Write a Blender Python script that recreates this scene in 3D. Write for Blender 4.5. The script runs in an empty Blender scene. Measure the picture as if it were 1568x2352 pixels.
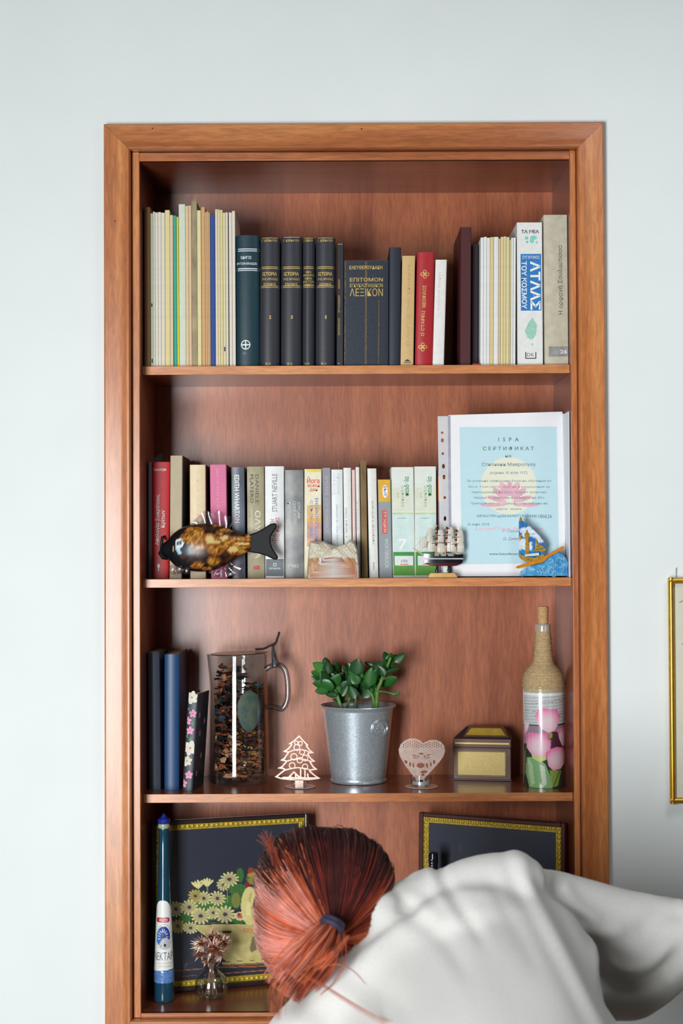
import bpy, math, random
import numpy as np
from mathutils import Vector, Matrix
R = math.radians
random.seed(7)
SC = bpy.context.scene
COL = SC.collection

# ---------------------------------------------------------------- camera
FPX = 3488.0
CAM = Vector((0, -2.79, 1.6))
pit, rol = 0.0192, 0.0045
F_ = Vector((0, math.cos(pit), math.sin(pit)))
R0, U0 = Vector((1, 0, 0)), Vector((0, -math.sin(pit), math.cos(pit)))
R_ = R0 * math.cos(rol) - U0 * math.sin(rol)
U_ = R0 * math.sin(rol) + U0 * math.cos(rol)
cd = bpy.data.cameras.new('camera')
cd.sensor_fit = 'VERTICAL'; cd.sensor_height = 36.0
cd.lens = 36.0 * FPX / 2352
cd.clip_start = 0.05; cd.clip_end = 50
cd.dof.use_dof = True; cd.dof.focus_distance = 2.86; cd.dof.aperture_fstop = 5.0
cam = bpy.data.objects.new('camera', cd)
B = -F_
cam.matrix_world = Matrix(((R_.x, U_.x, B.x, CAM.x), (R_.y, U_.y, B.y, CAM.y), (R_.z, U_.z, B.z, CAM.z), (0, 0, 0, 1)))
COL.objects.link(cam); SC.camera = cam

# ---------------------------------------------------------------- light, exposure
SC.view_settings.view_transform = 'Standard'
SC.view_settings.look = 'None'
SC.view_settings.gamma = 1.0
SC.view_settings.use_curve_mapping = False
SC.view_settings.exposure = 0.12
w = bpy.data.worlds.new('world'); SC.world = w; w.use_nodes = True
w.node_tree.nodes['Background'].inputs[0].default_value = (0.75, 0.85, 1.0, 1)
w.node_tree.nodes['Background'].inputs[1].default_value = 0.3
def area(name, loc, rot, sx, sy, power, col):
    l = bpy.data.lights.new(name, 'AREA'); l.shape = 'RECTANGLE'; l.size = sx; l.size_y = sy
    l.energy = power; l.color = col
    o = bpy.data.objects.new(name, l); o.location = loc; o.rotation_euler = rot; COL.objects.link(o)
    return o
area('window_daylight', (-1.05, -2.96, 1.22), (R(90), 0, R(-34)), 0.85, 1.45, 104, (0.95, 0.985, 1.0))
area('overhead_wall_fill', (0.95, -1.15, 2.80), (0, 0, 0), 0.6, 0.6, 9, (0.95, 0.98, 1.0))  # added overhead fill to lighten the wall behind the person, no real fixture

# ---------------------------------------------------------------- helpers
def P(u, v, y):
    d = R_ * ((u - 784) / FPX) + U_ * ((1176 - v) / FPX) + F_
    return CAM + d * ((y - CAM.y) / d.y)
def PP(u, v, p0, n):
    d = R_ * ((u - 784) / FPX) + U_ * ((1176 - v) / FPX) + F_
    return CAM + d * ((p0 - CAM).dot(n) / d.dot(n))
def lin(c):
    return tuple(((x / 255) / 12.92 if x / 255 <= 0.04045 else ((x / 255 + 0.055) / 1.055) ** 2.4) for x in c)
_M = {}
def mat(rgb, rough=0.55, metal=0.0, var=0.08, scale=60.0, bump=0.0, coat=0.0, trans=0.0, ior=1.45, alpha=1.0, stretch=(1, 1, 1), rgb2=None, spec=0.5, sheen=0.0, name=None):
    key = (tuple(rgb), rough, metal, var, scale, bump, coat, trans, ior, alpha, stretch, rgb2, spec, sheen)
    if key in _M: return _M[key]
    m = bpy.data.materials.new(name or 'surface_%d_%d_%d' % tuple(int(x) for x in rgb)); m.use_nodes = True
    nt = m.node_tree; N = nt.nodes; L = nt.links
    b = N['Principled BSDF']
    c = lin(rgb)
    b.inputs['Base Color'].default_value = (*c, 1)
    b.inputs['Roughness'].default_value = rough
    b.inputs['Metallic'].default_value = metal
    b.inputs['IOR'].default_value = ior
    b.inputs['Specular IOR Level'].default_value = spec
    b.inputs['Coat Weight'].default_value = coat
    b.inputs['Coat Roughness'].default_value = 0.12
    b.inputs['Transmission Weight'].default_value = trans
    b.inputs['Alpha'].default_value = alpha
    b.inputs['Sheen Weight'].default_value = sheen
    if var or bump or rgb2:
        tc = N.new('ShaderNodeTexCoord'); mp = N.new('ShaderNodeMapping'); nz = N.new('ShaderNodeTexNoise')
        mp.inputs['Scale'].default_value = stretch
        L.new(tc.outputs['Object'], mp.inputs[0]); L.new(mp.outputs[0], nz.inputs['Vector'])
        nz.inputs['Scale'].default_value = scale; nz.inputs['Detail'].default_value = 5
        mx = N.new('ShaderNodeMix'); mx.data_type = 'RGBA'
        c2 = lin(rgb2) if rgb2 else tuple(x * (1 - 2 * var) for x in c)
        c1 = c if rgb2 else tuple(min(1, x * (1 + var)) for x in c)
        mx.inputs[6].default_value = (*c1, 1); mx.inputs[7].default_value = (*c2, 1)
        mr = N.new('ShaderNodeMapRange'); mr.inputs[1].default_value = 0.3; mr.inputs[2].default_value = 0.7
        L.new(nz.outputs['Fac'], mr.inputs[0]); L.new(mr.outputs[0], mx.inputs[0])
        L.new(mx.outputs[2], b.inputs['Base Color'])
        if bump:
            bp = N.new('ShaderNodeBump'); bp.inputs['Strength'].default_value = bump; bp.inputs['Distance'].default_value = 0.001
            L.new(nz.outputs['Fac'], bp.inputs['Height']); L.new(bp.outputs[0], b.inputs['Normal'])
    _M[key] = m
    return m
def wood(name, c1, c2, c3, axis, rough=0.38, coat=0.25, spec=0.5):
    m = bpy.data.materials.new(name); m.use_nodes = True
    nt = m.node_tree; N = nt.nodes; L = nt.links; b = N['Principled BSDF']
    tc = N.new('ShaderNodeTexCoord')
    def noise(sc, st, det):
        mp = N.new('ShaderNodeMapping'); mp.inputs['Scale'].default_value = st
        L.new(tc.outputs['Object'], mp.inputs[0])
        nz = N.new('ShaderNodeTexNoise'); nz.inputs['Scale'].default_value = sc; nz.inputs['Detail'].default_value = det
        nz.inputs['Distortion'].default_value = 0.6
        L.new(mp.outputs[0], nz.inputs['Vector']); return nz
    st = {'x': (0.06, 1, 1), 'z': (1, 1, 0.06)}[axis]
    st2 = {'x': (0.12, 1, 1), 'z': (1, 1, 0.12)}[axis]
    a = noise(22, st, 6); g = noise(240, st2, 3)
    cr = N.new('ShaderNodeValToRGB')
    cr.color_ramp.elements[0].position = 0.30; cr.color_ramp.elements[0].color = (*lin(c1), 1)
    cr.color_ramp.elements[1].position = 0.70; cr.color_ramp.elements[1].color = (*lin(c3), 1)
    e = cr.color_ramp.elements.new(0.5); e.color = (*lin(c2), 1)
    L.new(a.outputs['Fac'], cr.inputs[0])
    mx = N.new('ShaderNodeMix'); mx.data_type = 'RGBA'; mx.blend_type = 'MULTIPLY'
    mr = N.new('ShaderNodeMapRange'); mr.inputs[1].default_value = 0.35; mr.inputs[2].default_value = 0.65
    mr.inputs[3].default_value = 0.78; mr.inputs[4].default_value = 1.08
    L.new(g.outputs['Fac'], mr.inputs[0])
    mx.inputs[0].default_value = 1.0
    L.new(cr.outputs[0], mx.inputs[6]); L.new(mr.outputs[0], mx.inputs[7])
    L.new(mx.outputs[2], b.inputs['Base Color'])
    b.inputs['Roughness'].default_value = rough; b.inputs['Coat Weight'].default_value = coat
    b.inputs['Coat Roughness'].default_value = 0.22; b.inputs['Specular IOR Level'].default_value = spec
    bp = N.new('ShaderNodeBump'); bp.inputs['Strength'].default_value = 0.06; bp.inputs['Distance'].default_value = 0.001
    L.new(g.outputs['Fac'], bp.inputs['Height']); L.new(bp.outputs[0], b.inputs['Normal'])
    return m
def glass(name, tint=(1, 1, 1), rough=0.02, ior=1.45, clear=0.55):
    """thin glass: part real refraction, part straight-through, so that small daylight shadows stay light"""
    m = bpy.data.materials.new(name); m.use_nodes = True
    N = m.node_tree.nodes; L = m.node_tree.links
    N.remove(N['Principled BSDF'])
    g = N.new('ShaderNodeBsdfGlossy'); g.inputs['Roughness'].default_value = rough
    t = N.new('ShaderNodeBsdfTransparent'); t.inputs[0].default_value = (*tint, 1)
    geo = N.new('ShaderNodeNewGeometry'); dt = N.new('ShaderNodeVectorMath'); dt.operation = 'DOT_PRODUCT'
    L.new(geo.outputs['Normal'], dt.inputs[0]); L.new(geo.outputs['Incoming'], dt.inputs[1])
    def mth(op, a, b_=None):
        q = N.new('ShaderNodeMath'); q.operation = op; q.use_clamp = False
        for i, x in enumerate((a, b_)):
            if x is None: continue
            if isinstance(x, (int, float)): q.inputs[i].default_value = x
            else: L.new(x, q.inputs[i])
        return q.outputs[0]
    r0 = ((ior - 1) / (ior + 1)) ** 2
    fac = mth('ADD', mth('MULTIPLY', mth('POWER', mth('SUBTRACT', 1.0, mth('ABSOLUTE', dt.outputs['Value'])), 4.0), 0.9 - r0), r0)
    mx = N.new('ShaderNodeMixShader')
    L.new(fac, mx.inputs[0]); L.new(t.outputs[0], mx.inputs[1]); L.new(g.outputs[0], mx.inputs[2])
    L.new(mx.outputs[0], N['Material Output'].inputs[0])
    return m

class MB:
    def __init__(s): s.v = []; s.f = []; s.m = []
    def add(s, vs, fs, mi=0):
        o = len(s.v); s.v += [tuple(x) for x in vs]
        s.f += [tuple(i + o for i in f) for f in fs]; s.m += [mi] * len(fs); return s
    def box(s, x0, x1, y0, y1, z0, z1, mi=0):
        vs = [(x, y, z) for z in (z0, z1) for y in (y0, y1) for x in (x0, x1)]
        return s.add(vs, [(0, 2, 3, 1), (4, 5, 7, 6), (0, 1, 5, 4), (2, 6, 7, 3), (0, 4, 6, 2), (1, 3, 7, 5)], mi)
    def loft(s, rings, mi=0, caps=True, closed=True):
        n = len(rings[0]); vs = [p for r in rings for p in r]; fs = []
        for i in range(len(rings) - 1):
            for j in range(n if closed else n - 1):
                k = (j + 1) % n
                fs.append((i * n + j, i * n + k, (i + 1) * n + k, (i + 1) * n + j))
        if caps:
            fs.append(tuple(range(n))[::-1]); fs.append(tuple((len(rings) - 1) * n + j for j in range(n)))
        return s.add(vs, fs, mi)
    def tube(s, pts, rad, n=8, mi=0, flat=1.0):
        pts = [Vector(p) for p in pts]; rings = []
        if not hasattr(rad, '__len__'): rad = [rad] * len(pts)
        up = None
        for i, p in enumerate(pts):
            t = (pts[min(i + 1, len(pts) - 1)] - pts[max(i - 1, 0)]).normalized()
            if up is None:
                up = Vector((0, 1, 0)) if abs(t.y) < 0.9 else Vector((1, 0, 0))
            a = (up - t * up.dot(t)).normalized(); up = a; b = t.cross(a)
            rings.append([p + a * (math.cos(q) * rad[i] * flat) + b * (math.sin(q) * rad[i]) for q in [2 * math.pi * k / n for k in range(n)]])
        return s.loft(rings, mi)
    def lathe(s, prof, c=(0, 0, 0), n=40, mi=0, caps=True, mis=None):
        rings = [[(c[0] + r * math.sin(q), c[1] - r * math.cos(q), c[2] + z) for q in [2 * math.pi * k / n for k in range(n)]] for r, z in prof]
        k0 = len(s.f)
        s.loft(rings, mi, caps)
        if mis:
            for i, q in enumerate(mis):
                for j in range(n): s.m[k0 + i * n + j] = q
        return s
    def ball(s, c, r, n=12, mi=0, jit=0):
        if not hasattr(r, '__len__'): r = (r, r, r)
        rings = []
        for i in range(1, n // 2 + 1):
            t = math.pi * i / (n // 2 + 1)
            rings.append([(c[0] + r[0] * math.sin(t) * math.cos(q) * (1 + random.uniform(-jit, jit)), c[1] + r[1] * math.sin(t) * math.sin(q), c[2] + r[2] * math.cos(t)) for q in [2 * math.pi * k / n for k in range(n)]])
        return s.loft(rings, mi)
    def build(s, name, mats, parent=None, smooth=35, mod=None):
        me = bpy.data.meshes.new(name); me.from_pydata(s.v, [], s.f)
        if not isinstance(mats, (list, tuple)): mats = [mats]
        for m in mats: me.materials.append(m)
        me.polygons.foreach_set('material_index', s.m); me.validate(); me.update()
        if smooth:
            me.shade_smooth(); me.set_sharp_from_angle(angle=R(smooth))
        o = bpy.data.objects.new(name, me); COL.objects.link(o)
        if parent: o.parent = parent
        if mod:
            b = o.modifiers.new('bevel', 'BEVEL'); b.width = mod; b.segments = 2; b.limit_method = 'ANGLE'
        return o
def fixn(o):
    import bmesh
    bm = bmesh.new(); bm.from_mesh(o.data); bmesh.ops.recalc_face_normals(bm, faces=bm.faces); bm.to_mesh(o.data); bm.free(); return o
def tag(o, label=None, cat=None, group=None, kind=None):
    if label: o['label'] = label
    if cat: o['category'] = cat
    if group: o['group'] = group
    if kind: o['kind'] = kind
    return o
def empty(name, loc, label=None, cat=None, group=None, rz=0):
    o = bpy.data.objects.new(name, None); o.empty_display_size = 0.02
    o.location = loc; o.rotation_euler = (0, 0, rz); COL.objects.link(o)
    return tag(o, label, cat, group)
def part(mb, name, mats, root, label=None, smooth=35, mod=None):
    """mesh given in world coordinates, made local to its thing (thing without rotation)"""
    q = root; off = Vector((0, 0, 0))
    while q is not None:
        off += Vector(q.location); q = q.parent
    mb.v = [(a - off.x, b - off.y, c - off.z) for a, b, c in mb.v]
    o = mb.build(name, mats, root, smooth, mod)
    if label: o['label'] = label
    return o

# --- writing and flat print
_T = {}
def text2d(s, bold=0.0, spacing=1.0):
    k = (s, bold, spacing)
    if k not in _T:
        c = bpy.data.curves.new('t', 'FONT'); c.body = s; c.resolution_u = 2; c.offset = bold
        c.align_x = 'CENTER'; c.space_character = spacing
        o = bpy.data.objects.new('t', c); COL.objects.link(o)
        me = bpy.data.meshes.new_from_object(o)
        vs = np.array([v.co[:2] for v in me.vertices]) if len(me.vertices) else np.zeros((0, 2))
        fs = [tuple(p.vertices) for p in me.polygons]
        bpy.data.objects.remove(o); bpy.data.curves.remove(c); bpy.data.meshes.remove(me)
        lo, hi = vs.min(0), vs.max(0)
        vs = (vs - (lo + hi) / 2) / (hi - lo)
        _T[k] = (vs, fs)
    return _T[k]
def t_text(s, a, b, L, H, rot=0, bold=0.0, spacing=1.0):
    vs, fs = text2d(s, bold, spacing)
    x = vs[:, 0] * L; y = vs[:, 1] * H
    if rot == 90: x, y = -y, x
    elif rot == -90: x, y = y, -x
    return [(a + p, b + q) for p, q in zip(x, y)], fs
def t_rect(a0, a1, b0, b1, n=6):
    vs = [(a0 + (a1 - a0) * i / n, b) for b in (b0, b1) for i in range(n + 1)]
    return vs, [(i, i + 1, i + n + 2, i + n + 1) for i in range(n)]
def t_poly(pts): return list(pts), [tuple(range(len(pts)))]
def t_ell(a, b, ra, rb, n=20, rot=0, t0=0):
    c, s_ = math.cos(rot), math.sin(rot)
    return t_poly([(a + ra * math.cos(t) * c - rb * math.sin(t) * s_, b + ra * math.cos(t) * s_ + rb * math.sin(t) * c) for t in [t0 + 2 * math.pi * k / n for k in range(n)]])
def t_ring(a, b, ra, rb, th, n=24):
    vs = []
    for k in range(n):
        t = 2 * math.pi * k / n
        vs += [(a + ra * math.cos(t), b + rb * math.sin(t)), (a + (ra - th) * math.cos(t), b + (rb - th) * math.sin(t))]
    return vs, [(2 * k, 2 * ((k + 1) % n), 2 * ((k + 1) % n) + 1, 2 * k + 1) for k in range(n)]
def t_line(pts, w):
    out_v, out_f = [], []
    for p, q in zip(pts[:-1], pts[1:]):
        dx, dy = q[0] - p[0], q[1] - p[1]; L = math.hypot(dx, dy) or 1; nx, ny = -dy / L * w / 2, dx / L * w / 2
        o = len(out_v)
        out_v += [(p[0] - nx, p[1] - ny), (q[0] - nx, q[1] - ny), (q[0] + nx, q[1] + ny), (p[0] + nx, p[1] + ny)]
        out_f.append((o, o + 1, o + 2, o + 3))
    return out_v, out_f
class Print:
    """flat print collected on a surface; surf maps (a, b, lift) to a point"""
    def __init__(s, surf, parent): s.surf = surf; s.parent = parent; s.k = 0; s.mb = MB(); s.mats = []
    def add(s, shape, m, lift=None):
        if m not in s.mats: s.mats.append(m)
        if lift is None:
            s.k += 1; lift = 0.00010 + 0.000022 * s.k
        s.mb.add([s.surf(a, b, lift) for a, b in shape[0]], shape[1], s.mats.index(m)); return s
    def done(s, name='lettering', label=None):
        if not s.mb.f: return None
        o = s.mb.build(name, s.mats, s.parent, smooth=0)
        if label: o['label'] = label
        s.mb = MB(); s.mats = []; return o

GOLD = mat((196, 168, 92), 0.4, 0.3, 0.05)
SILV = mat((215, 222, 225), 0.4, 0.1, 0.02)
WHITE = mat((232, 234, 232), 0.5, 0, 0.02)
BLACKI = mat((40, 42, 46), 0.6, 0, 0.02)
PAGE = mat((222, 208, 172), 0.8, 0, 0.14, 400, stretch=(1, 0.05, 0.05))
PAGEW = mat((232, 228, 214), 0.8, 0, 0.10, 400, stretch=(1, 0.05, 0.05))

# ================================================================ STRUCTURE
LIPY = -0.004
ZC = P(784, 368, LIPY).z                      # niche ceiling
ZB = P(784, 2324, 0.0).z                      # niche floor
XL = P(321.5, 1243, LIPY).x                   # lip inner edge, left
XR = P(1314.5, 1243, LIPY).x
NXL, NXR = XL - 0.0015, XR + 0.004            # niche side planes
NB = 0.262                                    # niche back plane
FY = -0.018                                   # front of moulding
OL, OR_ = P(239, 1243, FY).x, P(1394, 1243, FY).x
OT = P(784, 281.5, FY).z; OB = P(784, 2404, FY).z

WALLM = mat((222, 227, 226), 0.85, 0, 0.012, 6, bump=0.0, name='painted_wall')
def wall_tex(m):
    nt = m.node_tree; N = nt.nodes; L = nt.links
    tc = N.new('ShaderNodeTexCoord'); nz = N.new('ShaderNodeTexNoise'); nz.inputs['Scale'].default_value = 420; nz.inputs['Detail'].default_value = 4
    L.new(tc.outputs['Object'], nz.inputs['Vector'])
    bp = N.new('ShaderNodeBump'); bp.inputs['Strength'].default_value = 0.25; bp.inputs['Distance'].default_value = 0.0008
    L.new(nz.outputs['Fac'], bp.inputs['Height']); L.new(bp.outputs[0], N['Principled BSDF'].inputs['Normal'])
wall_tex(WALLM)
ROOMM = mat((66, 62, 60), 0.8, 0, 0.05, 3, name='dark_unseen_wall')  # unseen room walls, coloured dark to lessen bounce light in the niche
hl, hr, ht, hb = NXL - 0.02, NXR + 0.02, ZC + 0.02, ZB - 0.02
RX0, RX1, RY0, RH = -2.6, 2.8, -3.0, 2.9
b = MB()
b.box(RX0, hl, 0, 0.32, 0, RH); b.box(hr, RX1, 0, 0.32, 0, RH); b.box(hl, hr, 0, 0.32, ht, RH); b.box(hl, hr, 0, 0.32, 0, hb)
tag(b.build('wall_back', WALLM, smooth=0), kind='structure')
tag(MB().box(RX0 - 0.1, RX0, RY0, 0.32, 0, RH).build('wall_left', ROOMM, smooth=0), kind='structure')
tag(MB().box(RX1, RX1 + 0.1, RY0, 0.32, 0, RH).build('wall_right', ROOMM, smooth=0), kind='structure')
b = MB(); wx0, wx1, wz0, wz1 = -1.58, -0.52, 0.45, 2.0
b.box(RX0, wx0, RY0 - 0.1, RY0, 0, RH); b.box(wx1, RX1, RY0 - 0.1, RY0, 0, RH); b.box(wx0, wx1, RY0 - 0.1, RY0, wz1, RH); b.box(wx0, wx1, RY0 - 0.1, RY0, 0, wz0)
tag(b.build('wall_front', ROOMM, smooth=0), kind='structure')
tag(MB().box(RX0 - 0.1, RX1 + 0.1, RY0 - 0.1, 0.32, RH, RH + 0.1).build('ceiling', mat((120, 120, 118), 0.9, 0, 0.02, 4), smooth=0), kind='structure')
FLM = wood('floor_parquet', (60, 42, 30), (78, 56, 38), (92, 68, 48), 'x', 0.4)
tag(MB().box(RX0 - 0.1, RX1 + 0.1, RY0 - 0.1, 0.32, -0.1, 0).build('floor', FLM, smooth=0), kind='structure')
TW = mat((225, 226, 222), 0.4)
b = MB()
for x in (wx0, (wx0 + wx1) / 2 - 0.02, wx1 - 0.04): b.box(x, x + 0.04, RY0 - 0.08, RY0 - 0.04, wz0, wz1)
for z in (wz0, wz1 - 0.04): b.box(wx0, wx1, RY0 - 0.08, RY0 - 0.04, z, z + 0.04)
tag(b.build('window_1', TW), kind='structure')
tag(MB().box(RX0, RX1, -0.014, 0, 0, 0.07).build('baseboard_back', mat((150, 90, 55), 0.4), mod=0.003), kind='structure')

# ---------------------------------------------------------------- bookcase
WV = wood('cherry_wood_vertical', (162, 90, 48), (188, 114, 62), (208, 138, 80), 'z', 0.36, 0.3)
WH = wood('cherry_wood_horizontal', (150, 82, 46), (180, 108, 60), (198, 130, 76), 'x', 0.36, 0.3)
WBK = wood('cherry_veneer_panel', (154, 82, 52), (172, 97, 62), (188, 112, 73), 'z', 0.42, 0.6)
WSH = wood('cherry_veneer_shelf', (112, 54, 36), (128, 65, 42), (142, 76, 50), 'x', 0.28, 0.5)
WSD = wood('cherry_veneer_side_shaded', (116, 56, 40), (132, 66, 46), (146, 76, 54), 'z', 0.38, 0.4)  # darker than the back veneer: side shade of the niche put into the colour
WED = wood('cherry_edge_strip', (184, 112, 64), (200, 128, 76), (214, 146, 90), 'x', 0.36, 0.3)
bc = empty('bookcase', (0, 0, ZB), 'built-in cherry wood bookcase with a moulded frame set into the wall', 'bookcase')
# moulding profile: (distance from the outer edge, y)
prof = [(0, 0.0), (0, FY + 0.003), (0.003, FY), (0.030, FY - 0.0005), (0.036, FY - 0.002), (0.0425, FY - 0.004), (0.0465, FY - 0.0035), (0.0488, FY), (0.0488, 0.0)]
def mould(a, c, ina, inc, m):
    """a, c outer corners (x,z); ina, inc inward diagonals"""
    rings = []
    for (p, d) in ((a, ina), (c, inc)):
        rings.append([(p[0] + d[0] * t, y, p[1] + d[1] * t) for t, y in prof])
    mb = MB().loft(rings)
    o = part(mb, 'frame_moulding', m, bc, smooth=25); fixn(o); return o
g = 0.00025
mould((OL, OB + g), (OL, OT - g), (1, 1), (1, -1), WV)
mould((OR_, OB + g), (OR_, OT - g), (-1, 1), (-1, -1), WV)
mould((OL + g, OT), (OR_ - g, OT), (1, -1), (-1, -1), WH)
mould((OL + g, OB), (OR_ - g, OB), (1, 1), (-1, 1), WH)
lo, ro, to, bo = OL + 0.0492, OR_ - 0.0492, OT - 0.0492, OB + 0.0492
GRV = mat((60, 30, 22), 0.6)
for (x0, x1, z0, z1, m) in ((lo + 0.0012, XL, bo, to, WV), (XR, ro - 0.0012, bo, to, WV), (XL, XR, ZC, to - 0.0012, WH), (XL, XR, bo + 0.0012, ZB, WH)):
    part(MB().box(x0, x1, LIPY, 0.006, z0, z1), 'inner_lip', m, bc, mod=0.0012)
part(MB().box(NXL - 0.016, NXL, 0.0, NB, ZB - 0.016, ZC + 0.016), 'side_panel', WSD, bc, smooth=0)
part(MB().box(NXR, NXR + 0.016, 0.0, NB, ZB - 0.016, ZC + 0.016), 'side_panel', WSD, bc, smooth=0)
part(MB().box(NXL, NXR, 0.0, NB, ZC, ZC + 0.016), 'top_panel', WSH, bc, smooth=0)  # dark shelf veneer also puts the shade under the niche top into its colour
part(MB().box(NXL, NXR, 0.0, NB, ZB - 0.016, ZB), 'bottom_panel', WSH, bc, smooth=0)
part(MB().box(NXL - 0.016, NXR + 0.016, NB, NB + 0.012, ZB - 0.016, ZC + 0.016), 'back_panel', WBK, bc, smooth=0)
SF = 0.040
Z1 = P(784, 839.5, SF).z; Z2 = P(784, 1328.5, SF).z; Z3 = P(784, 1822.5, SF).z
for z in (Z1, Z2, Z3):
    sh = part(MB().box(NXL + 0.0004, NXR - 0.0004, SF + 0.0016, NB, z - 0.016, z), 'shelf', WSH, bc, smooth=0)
    part(MB().box(NXL + 0.0004, NXR - 0.0004, SF, SF + 0.0015, z - 0.016, z), 'edge_strip', WED, sh, 'paler orange wood edging', mod=0.0006)
NAILM = mat((50, 26, 20), 0.7)
for (u, v) in ((350, 295), (830, 296), (264, 508), (293, 849), (287, 376)):
    p = P(u, v, FY - 0.0006); b = MB().lathe([(0.0014, 0), (0.0010, 0.0006)], (0, 0, 0), 8)
    b.v = [(p.x + x, FY - 0.0009 + z, p.z + y) for x, y, z in b.v]
    part(b, 'nail_hole', NAILM, bc)

# ================================================================ BOOKS
class Book:
    def __init__(s, label, uu, vt, rgb, zs, yf, db=0, depth=0.15, rb=0.0012, t=0.0022, ov=0.003, rough=0.5, group=None, cat='book', page=None, name='book', m=None, sliver=False, vbase=None, rz=0, lean_z=0):
        u0, u1 = uu
        vb = vbase if vbase else {Z1: 838, Z2: 1326, Z3: 1812}.get(zs, 1326)
        a0, a1 = P(u0, vt, yf), P(u1, vt, yf)
        c0, c1 = P(u0 + db, vb, yf), P(u1 + db, vb, yf)
        s.w = w = (a1.x - a0.x) - 0.0002; s.h = h = a0.z - zs - 0.0002
        s.xt = (a0.x + a1.x) / 2; s.xb = (c0.x + c1.x) / 2; s.yf = yf; s.zs = zs
        s.root = empty(name, (s.xb, yf, zs + 0.0001), label, cat, group, R(rz))
        s.t = t = min(t, w * 0.22); s.rb = rb; s.sh = (s.xt - s.xb) / h
        ys = s.dp = depth
        n = 10
        if rb > 0.002:
            xs = [-w / 2 + w * 0.5 * (1 - math.cos(math.pi * i / n)) for i in range(n + 1)]
        else:
            e = min(0.0012, w * 0.2); xs = [-w / 2, -w / 2 + e * 0.4, -w / 2 + e, 0, w / 2 - e, w / 2 - e * 0.4, w / 2]
        outer = [(-w / 2, ys)] + [(x, s.fy(x)) for x in xs] + [(w / 2, ys)]
        wi = w / 2 - t
        inner = [(-wi, ys)] + [(x * wi / (w / 2), s.fy(x) + t * 0.8) for x in xs] + [(wi, ys)]
        loop = outer + inner[::-1]
        b = MB(); k = len(loop); no = len(outer)
        vs = [(x + s.sh * z, y, z) for z in (0, h) for x, y in loop]
        fs = [(i, (i + 1) % k, (i + 1) % k + k, i + k) for i in range(k)]
        for i in range(no - 1):
            q = (i, i + 1, k - 2 - i, k - 1 - i)
            fs.append(q[::-1]); fs.append(tuple(j + k for j in q))
        b.add(vs, fs)
        s.cm = m or mat(rgb, rough, 0, 0.035, 90, bump=0.12)
        b.build('cover', s.cm, s.root, 30)
        b = MB(); o2 = ov
        b.box(-wi, wi, rb + t, ys - o2, o2 * 0.6, h - o2)
        b.v = [(x + s.sh * z, y, z) for x, y, z in b.v]
        b.build('pages', page or PAGE, s.root, 0)
        s.pr = Print(s.surf, s.root)
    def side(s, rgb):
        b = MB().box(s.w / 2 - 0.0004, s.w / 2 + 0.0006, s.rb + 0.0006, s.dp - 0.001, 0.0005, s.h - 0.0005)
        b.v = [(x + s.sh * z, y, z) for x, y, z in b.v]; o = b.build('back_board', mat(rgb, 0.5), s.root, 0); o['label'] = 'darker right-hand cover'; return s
    def fy(s, x):
        q = min(1, abs(2 * x / s.w))
        if s.rb > 0.002: return s.rb * (1 - math.sqrt(max(0, 1 - q * q * 0.97)))
        e = min(0.0012, s.w * 0.2); d = abs(x) - (s.w / 2 - e)
        return 0 if d <= 0 else s.rb * (d / e) ** 2
    def surf(s, a, b, l):
        return (a + s.sh * b, s.fy(a) - l, b)
    def ab(s, u, v):
        p = P(u, v, s.yf); z = p.z - s.zs
        return p.x - s.xb - s.sh * z, z
    @property
    def px(s): return (s.yf - CAM.y) / FPX
    def text(s, tx, u, v, L, H, rot, m, bold=0.01, spacing=1.0):
        a, b = s.ab(u, v); s.pr.add(t_text(tx, a, b, L * s.px, H * s.px, rot, bold, spacing), m); s.pr.done('lettering'); return s
    def rect(s, u0, u1, v0, v1, m, full=False):
        a0, b1 = s.ab(u0, v0); a1, b0 = s.ab(u1, v1)
        if full: a0, a1 = -s.w / 2 * 0.985, s.w / 2 * 0.985
        b0 = max(b0, 0.0002); b1 = min(b1, s.h - 0.0002)
        lim = s.w / 2 * 0.985 if s.rb > 0.002 else s.w / 2 - min(0.0012, s.w * 0.2)
        a0, a1 = max(a0, -lim), min(a1, lim)
        s.pr.add(t_rect(a0, a1, b0, b1, 10 if s.rb > 0.002 else 2), m); s.pr.done('printed_band'); return s
    def ell(s, u, v, r, m, r2=None):
        a, b = s.ab(u, v); s.pr.add(t_ell(a, b, r * s.px, (r2 or r) * s.px), m); s.pr.done('printed_mark'); return s
    def ring(s, u, v, r, th, m):
        a, b = s.ab(u, v); s.pr.add(t_ring(a, b, r * s.px, r * s.px, th * s.px), m); s.pr.done('emblem'); return s
    def poly(s, pts, m):
        s.pr.add(t_poly([s.ab(*p) for p in pts]), m); s.pr.done('emblem'); return s
    def done(s, nm='lettering'): s.pr.done(nm); return s

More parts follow.
